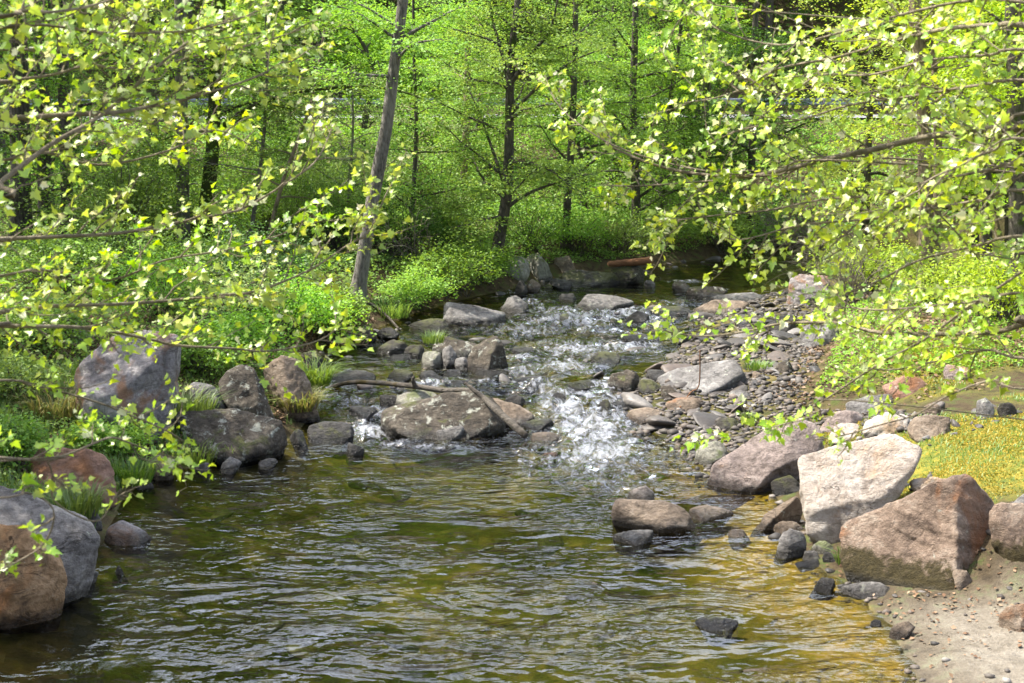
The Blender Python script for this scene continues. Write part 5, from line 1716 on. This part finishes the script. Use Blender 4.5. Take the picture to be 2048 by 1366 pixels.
# ------------------------------------------------------------------ foreground sycamores
def fg_tree(name, label, trunk_pts, r0, r1, branches, seed, dense=1.0):
    r = np.random.default_rng(seed)
    base = np.array(trunk_pts[0], float)
    root = thing(name, label, "tree", base)
    T = Tubes()
    tp = smooth_path(np.array(trunk_pts, float) - base)
    T.add(tp, np.linspace(r0, r1, len(tp)), 14, 0.12, seed)
    LP = []
    for j in range(7):
        k = r.integers(int(len(tp) * 0.6), len(tp) - 1)
        a = r.uniform(0, 6.28)
        el = r.uniform(0.1, 0.8)
        c = curve(tp[k], (math.cos(a) * math.cos(el), math.sin(a) * math.cos(el), math.sin(el)), r.uniform(2.2, 4.6), r, droop=0.3, n=7)
        T.add(c, np.linspace(0.05, 0.012, 7), 5)
        for q in range(8):
            k2 = r.integers(1, 6)
            tw = curve(c[k2], norm(c[k2] - c[k2 - 1] + r.normal(size=3) * 0.7), r.uniform(0.6, 1.2), r, droop=0.4, n=4)
            LP.append(spray(tw, 16, r, 0.28, 0.1, (0.09, 0.16), 0.5))
    link("trunk", T.mesh("trunk", M["bark_grey"]), root)
    P, N, D, S = (np.concatenate([x[i] for x in LP]) for i in range(4))
    link("crown", leaves_mesh("crown", P, N, D, S, M["leaf_syc"], "syc"), root)
    for bi, br in enumerate(branches):
        pxs, d0, d1, rad, ntw, tl, nl = br
        ntw = int(ntw * dense)
        m = len(pxs)
        if len(pxs[0]) == 3:
            pts = [np.array(q, float) for q in pxs]
        else:
            pts = [at_dist(x, y, d0 + (d1 - d0) * i / (m - 1)) for i, (x, y) in enumerate(pxs)]
        k = int(np.clip(np.argmin(np.abs(tp[:, 2] + base[2] - (pts[0][2] - 0.5))), 0, len(tp) - 1))
        start = tp[k] + base
        pts = [start, start * 0.45 + pts[0] * 0.55 + np.array([0, 0, 0.1])] + pts
        c = smooth_path(np.array(pts) - base)
        B = Tubes()
        rr = np.interp(np.linspace(0, 1, len(c)), [0, 0.25, 1], [rad * 1.6, rad, 0.0035])
        B.add(c, rr, 7, 0.12, seed + bi)
        LV = []
        k0 = int(len(c) * (1.2 / (len(pts) - 1)))
        kn = int(len(c) * (0.35 / (len(pts) - 1)))
        near_tw = 7 if ntw > 8 else 2
        for q in range(ntw + 1 + near_tw):
            if q == ntw:
                tw = c[-5:]
            else:
                if q > ntw:
                    kk = int(r.integers(max(kn, 1), max(k0, kn + 2) + 1))
                else:
                    kk = int(np.clip(k0 + (len(c) - 1 - k0) * (q + r.random()) / ntw, 1, len(c) - 2))
                kk = min(max(kk, 1), len(c) - 2)
                tan = norm(c[kk + 1] - c[kk - 1])
                sd = r.normal(size=3)
                sd = norm(sd - tan * (sd @ tan))
                tw = curve(c[kk], norm(tan * 0.9 + sd * 0.8 + np.array([0, 0, 0.12])), tl * r.uniform(0.5, 1.25), r, droop=-0.15, n=6, wob=0.35)
                B.add(tw, np.linspace(0.0045, 0.0018, len(tw)), 4)
            n = max(3, int(2.1 * nl * r.uniform(0.7, 1.3)))
            t = np.linspace(0.12, 1, n) * (len(tw) - 1)
            i = np.clip(t.astype(int), 0, len(tw) - 2)
            u = (t - i)[:, None]
            bp = tw[i] * (1 - u) + tw[i + 1] * u
            tan = norm(tw[i + 1] - tw[i])
            sdv = r.normal(size=(n, 3))
            sdv = norm(sdv - tan * np.sum(sdv * tan, 1, keepdims=True))
            pet = norm(tan * 0.6 + sdv + np.array([0, 0, 0.15]))
            pl = r.uniform(0.02, 0.05, n)[:, None]
            P = bp + pet * pl
            Nn = SUN * 0.6 + np.array([0.0, -0.45, 0.2]) + r.normal(size=(n, 3)) * 0.55
            D = pet + tan * 0.3 + np.array([0, 0, -0.35]) + r.normal(size=(n, 3)) * 0.25
            S = (0.020 + 0.042 * r.random(n) ** 1.15) * (1.0 - 0.25 * np.linspace(0, 1, n))
            LV.append((P, Nn, D, S))
            # petioles: thin three-sided stalks
            ax1 = norm(np.cross(pet, [0.3, 0.5, 0.8]))
            ax2 = np.cross(pet, ax1)
            rw = 0.0011
            tri = [ax1 * rw, (-0.5 * ax1 + 0.87 * ax2) * rw, (-0.5 * ax1 - 0.87 * ax2) * rw]
            PV = np.stack([bp + q3 for q3 in tri] + [P + q3 for q3 in tri], 1).reshape(-1, 3)
            b0 = B.n + np.arange(n)[:, None] * 6
            B.v.append(PV)
            B.f.append(np.concatenate([b0 + np.array([[q3, (q3 + 1) % 3, 3 + (q3 + 1) % 3, 3 + q3]]) for q3 in range(3)]))
            B.n += len(PV)
        bo = link("branch", B.mesh("branch", M["bark_syc"]), root)
        P, Nn, D, S = (np.concatenate([x[i] for x in LV]) for i in range(4))
        link("leaves", leaves_mesh("leaves", P, Nn, D, S, M["leaf_syc"], "syc"), bo)
    return root


LB = [
    ([(-40, 240), (0, 237), (172, 227), (240, 224), (300, 213), (344, 206), (450, 175), (520, 150), (570, 120)], 6.6, 7.6, 0.013, 16, 0.42, 8),
    ([(-40, 400), (0, 365), (100, 290), (180, 245), (240, 200), (330, 120), (380, 80), (430, 40)], 6.2, 7.6, 0.014, 14, 0.42, 8),
    ([(-40, 165), (0, 162), (103, 150), (172, 127), (206, 107), (260, 85), (370, 50)], 6.6, 7.6, 0.009, 13, 0.42, 8),
    ([(-60, 40), (35, 22), (100, 24), (172, 14), (240, -6), (330, -30)], 6.0, 7.0, 0.010, 12, 0.45, 8),
    ([(-60, 60), (60, 50), (117, 53), (172, 62), (240, 67), (310, 65), (380, 60), (470, 40), (540, 10)], 6.4, 7.5, 0.008, 15, 0.42, 8),
    ([(-40, 480), (0, 478), (120, 473), (241, 466), (344, 447), (447, 427), (500, 410), (602, 347), (640, 310), (664, 255)], 6.8, 8.2, 0.011, 18, 0.40, 7),
    ([(-40, 628), (0, 624), (110, 612), (220, 609), (327, 602), (447, 590), (516, 581), (619, 540), (688, 495), (735, 465), (758, 425)], 7.0, 8.6, 0.011, 24, 0.42, 9),
    ([(-40, 652), (0, 652), (138, 654), (206, 660), (310, 681), (354, 691), (464, 697), (540, 702), (640, 680), (690, 640)], 6.6, 8.0, 0.011, 18, 0.36, 7),
    ([(-40, 912), (22, 917), (93, 919), (148, 904), (185, 888), (223, 875), (260, 886), (310, 905), (350, 915)], 6.0, 6.9, 0.007, 6, 0.26, 6),
    ([(60, 918), (95, 925), (106, 960), (106, 997), (150, 1030), (200, 1040), (235, 985)], 6.2, 6.5, 0.0045, 3, 0.14, 5),
    ([(-60, 1000), (50, 985), (107, 1020), (90, 1085), (41, 1120), (5, 1138)], 5.6, 5.9, 0.004, 4, 0.16, 5),
    ([(-50, 330), (60, 300), (200, 330), (340, 300), (430, 260), (500, 290)], 7.0, 8.4, 0.008, 14, 0.42, 7),
    ([(-50, 560), (80, 540), (220, 560), (330, 520), (450, 500), (560, 470), (640, 430)], 7.2, 8.6, 0.008, 18, 0.42, 8),
    ([(-50, 100), (100, 110), (260, 140), (400, 110), (500, 90), (600, 60)], 7.0, 8.2, 0.008, 14, 0.42, 8),
    ([(-50, 760), (60, 770), (180, 800), (260, 830), (330, 860), (380, 890)], 6.6, 7.4, 0.006, 7, 0.32, 6),
]
lx, ly = -6.9, 7.2
fg_tree("sycamore_tree", "young leaved sycamore reaching in from the left edge of the picture", [(lx, ly, float(ground(lx, ly)) - 0.2), (lx + .1, ly, 3), (lx - .1, ly + .2, 6), (lx, ly, 9), (lx + .4, ly + .4, 12.5), (lx + .6, ly + .8, 15.5)], 0.2, 0.07, LB, 601, 1.45)
RB = [
    ([(2090, 258), (2048, 259), (1972, 259), (1909, 267), (1847, 275), (1742, 300), (1659, 317), (1576, 338), (1492, 353), (1388, 347), (1304, 328), (1233, 298), (1208, 280), (1195, 230)], 7.4, 9.4, 0.022, 26, 0.42, 9),
    ([(1700, 312), (1580, 345), (1460, 358), (1340, 368), (1262, 372), (1200, 370)], 8.4, 9.4, 0.006, 12, 0.40, 9),
    ([(1659, 320), (1560, 350), (1400, 340), (1250, 300), (1160, 250), (1110, 200), (1090, 150)], 8.2, 9.6, 0.006, 14, 0.34, 9),
    ([(2090, 54), (1993, 50), (1889, 58), (1826, 73), (1763, 88), (1672, 115), (1555, 138), (1492, 175), (1430, 196), (1370, 205)], 7.2, 9.0, 0.013, 22, 0.45, 9),
    ([(2090, 10), (1950, 0), (1800, 30), (1700, 60), (1560, 90), (1440, 60), (1380, 20)], 7.2, 9.2, 0.009, 22, 0.5, 10),
    ([(2090, 640), (2048, 648), (1993, 664), (1909, 668), (1763, 666), (1680, 647), (1567, 647), (1480, 665), (1400, 672), (1310, 660)], 7.0, 8.8, 0.016, 20, 0.36, 9),
    ([(2090, 500), (2048, 540), (1930, 620), (1847, 680), (1776, 718), (1722, 751), (1672, 785), (1617, 818), (1567, 839), (1520, 850)], 7.0, 8.4, 0.008, 9, 0.28, 6),
    ([(2090, 220), (2014, 267), (1951, 300), (1884, 367), (1800, 420), (1740, 455), (1680, 500), (1640, 525)], 7.2, 8.8, 0.009, 20, 0.42, 9),
    ([(2090, 380), (1960, 400), (1850, 420), (1720, 440), (1600, 450), (1480, 480), (1420, 460)], 7.4, 9.0, 0.009, 22, 0.45, 9),
    ([(2090, 470), (1960, 490), (1840, 520), (1760, 560), (1700, 585), (1650, 600)], 7.2, 8.8, 0.009, 18, 0.42, 9),
    ([(2090, 160), (1960, 170), (1840, 190), (1700, 210), (1600, 240), (1480, 260), (1400, 300)], 7.2, 9.0, 0.009, 20, 0.45, 9),
    ([(2090, 330), (1980, 340), (1880, 360), (1760, 390), (1640, 400), (1540, 420), (1440, 430), (1360, 440), (1330, 446)], 7.4, 9.2, 0.008, 22, 0.42, 9),
    ([(2090, 590), (1980, 600), (1880, 610), (1760, 620), (1690, 615), (1640, 625)], 7.0, 8.4, 0.008, 16, 0.42, 9),
    ([(2090, 720), (1980, 700), (1880, 720), (1780, 740), (1700, 730)], 6.8, 8.0, 0.007, 8, 0.36, 8),
    ([(2090, 780), (1990, 760), (1900, 790), (1830, 830), (1760, 850), (1690, 870), (1630, 880)], 6.6, 7.6, 0.005, 6, 0.22, 6),
    ([(1700, 800), (1640, 830), (1560, 850), (1480, 870), (1400, 880)], 7.6, 8.2, 0.004, 5, 0.16, 6),
    ([(2090, 100), (1980, 110), (1860, 120), (1740, 150), (1640, 150), (1560, 190), (1460, 130), (1400, 110)], 7.0, 9.0, 0.008, 22, 0.45, 10),
    ([(2090, 280), (1990, 300), (1920, 330), (1840, 380), (1900, 450), (1960, 520)], 6.6, 7.4, 0.007, 14, 0.45, 9),
    ([(5.8, 9.5, 6.9), (3.4, 12.0, 7.3), (1.2, 13.6, 7.3), (-0.8, 14.8, 7.2)], 0, 0, 0.03, 18, 0.9, 8),
    ([(5.8, 9.2, 7.1), (3.4, 12.6, 7.6), (1.6, 15.2, 7.5), (0.5, 17.2, 7.3)], 0, 0, 0.03, 9, 0.6, 7),
    ([(1500, 20), (1420, 0), (1360, 40), (1330, 100), (1345, 140)], 8.8, 9.4, 0.004, 5, 0.16, 6),
]
rx, ry = 6.4, 7.6
fg_tree("sycamore_tree", "dense sunlit sycamore reaching in from the right edge of the picture", [(rx, ry, float(ground(rx, ry)) - 0.2), (rx - .1, ry, 3), (rx + .1, ry + .2, 6), (rx, ry, 9), (rx + .4, ry + .4, 12), (rx + .5, ry + .6, 14)], 0.2, 0.07, RB, 602)

# tall shade trees on the left bank beside the pool (left of the frame)
for i, (x, y, s, kd) in enumerate([(-10.5, 13.5, 1.0, 6), (-11.5, 17.5, 1.0, 0), (-12.5, 21, 1.15, 6), (-16, 27, 1.1, 6), (-19, 35, 1.1, 6), (-15, 42, 1.1, 6)]):
    wood_tree(kd, x, y, i * 1.3, s, "tall dark trunked tree of the left woods, leafing only high up", "tall trees of the left woods")

# ------------------------------------------------------------------ light
SUN_EL = math.asin(SUN[2])
SUN_AZ = math.atan2(SUN[0], SUN[1])
w = bpy.data.worlds.new("World")
scene.world = w
w.use_nodes = True
nt = w.node_tree
nt.nodes.clear()
sky = nt.nodes.new("ShaderNodeTexSky")
sky.sky_type = "NISHITA"
sky.sun_disc = False
sky.sun_elevation = SUN_EL
sky.sun_rotation = SUN_AZ
sky.air_density = 1.0
sky.dust_density = 5.0
bg = nt.nodes.new("ShaderNodeBackground")
bg.inputs["Strength"].default_value = 0.15
ow = nt.nodes.new("ShaderNodeOutputWorld")
# unseen white cloud added, mostly ahead and low, to brighten water reflections
nb = NB(nt)
gen = nb.n("ShaderNodeTexCoord").outputs["Generated"]
cl = nb.noise(nb.mapping(gen, (1.6, 1.6, 3.2)), 2.6, 7, 0.6, 0.3)
sg = nb.n("ShaderNodeSeparateXYZ")
nb.l(gen, sg.inputs[0])
cl = nb.math("ADD", cl, nb.math("MULTIPLY", sg.outputs[1], 0.16))
cl = nb.math("SUBTRACT", cl, nb.math("MULTIPLY", nb.step(sg.outputs[2], 0.60, 0.92), 0.25))
skc = nb.mix(nb.step(cl, 0.48, 0.62), sky.outputs[0], (12.6, 13.8, 16.5))
nt.links.new(skc, bg.inputs[0])
nt.links.new(bg.outputs[0], ow.inputs[0])
sl = bpy.data.lights.new("sun", "SUN")
sl.energy = 5.0
sl.angle = math.radians(0.5)
sl.color = (1.0, 0.95, 0.86)
so = bpy.data.objects.new("sun", sl)
COL.objects.link(so)
so.rotation_euler = Vector(SUN).to_track_quat("Z", "Y").to_euler()

scene.view_settings.view_transform = "Standard"
scene.view_settings.look = "None"
scene.view_settings.exposure = 1.3
scene.view_settings.gamma = 1
cy = scene.cycles
cy.max_bounces = 8
cy.diffuse_bounces = 3
cy.glossy_bounces = 3
cy.transmission_bounces = 4
cy.transparent_max_bounces = 12
cy.caustics_reflective = False
cy.caustics_refractive = False
cy.sample_clamp_indirect = 4.0
cy.use_denoising = True
try:
    cy.denoiser = "OPENIMAGEDENOISE"
except Exception:
    pass
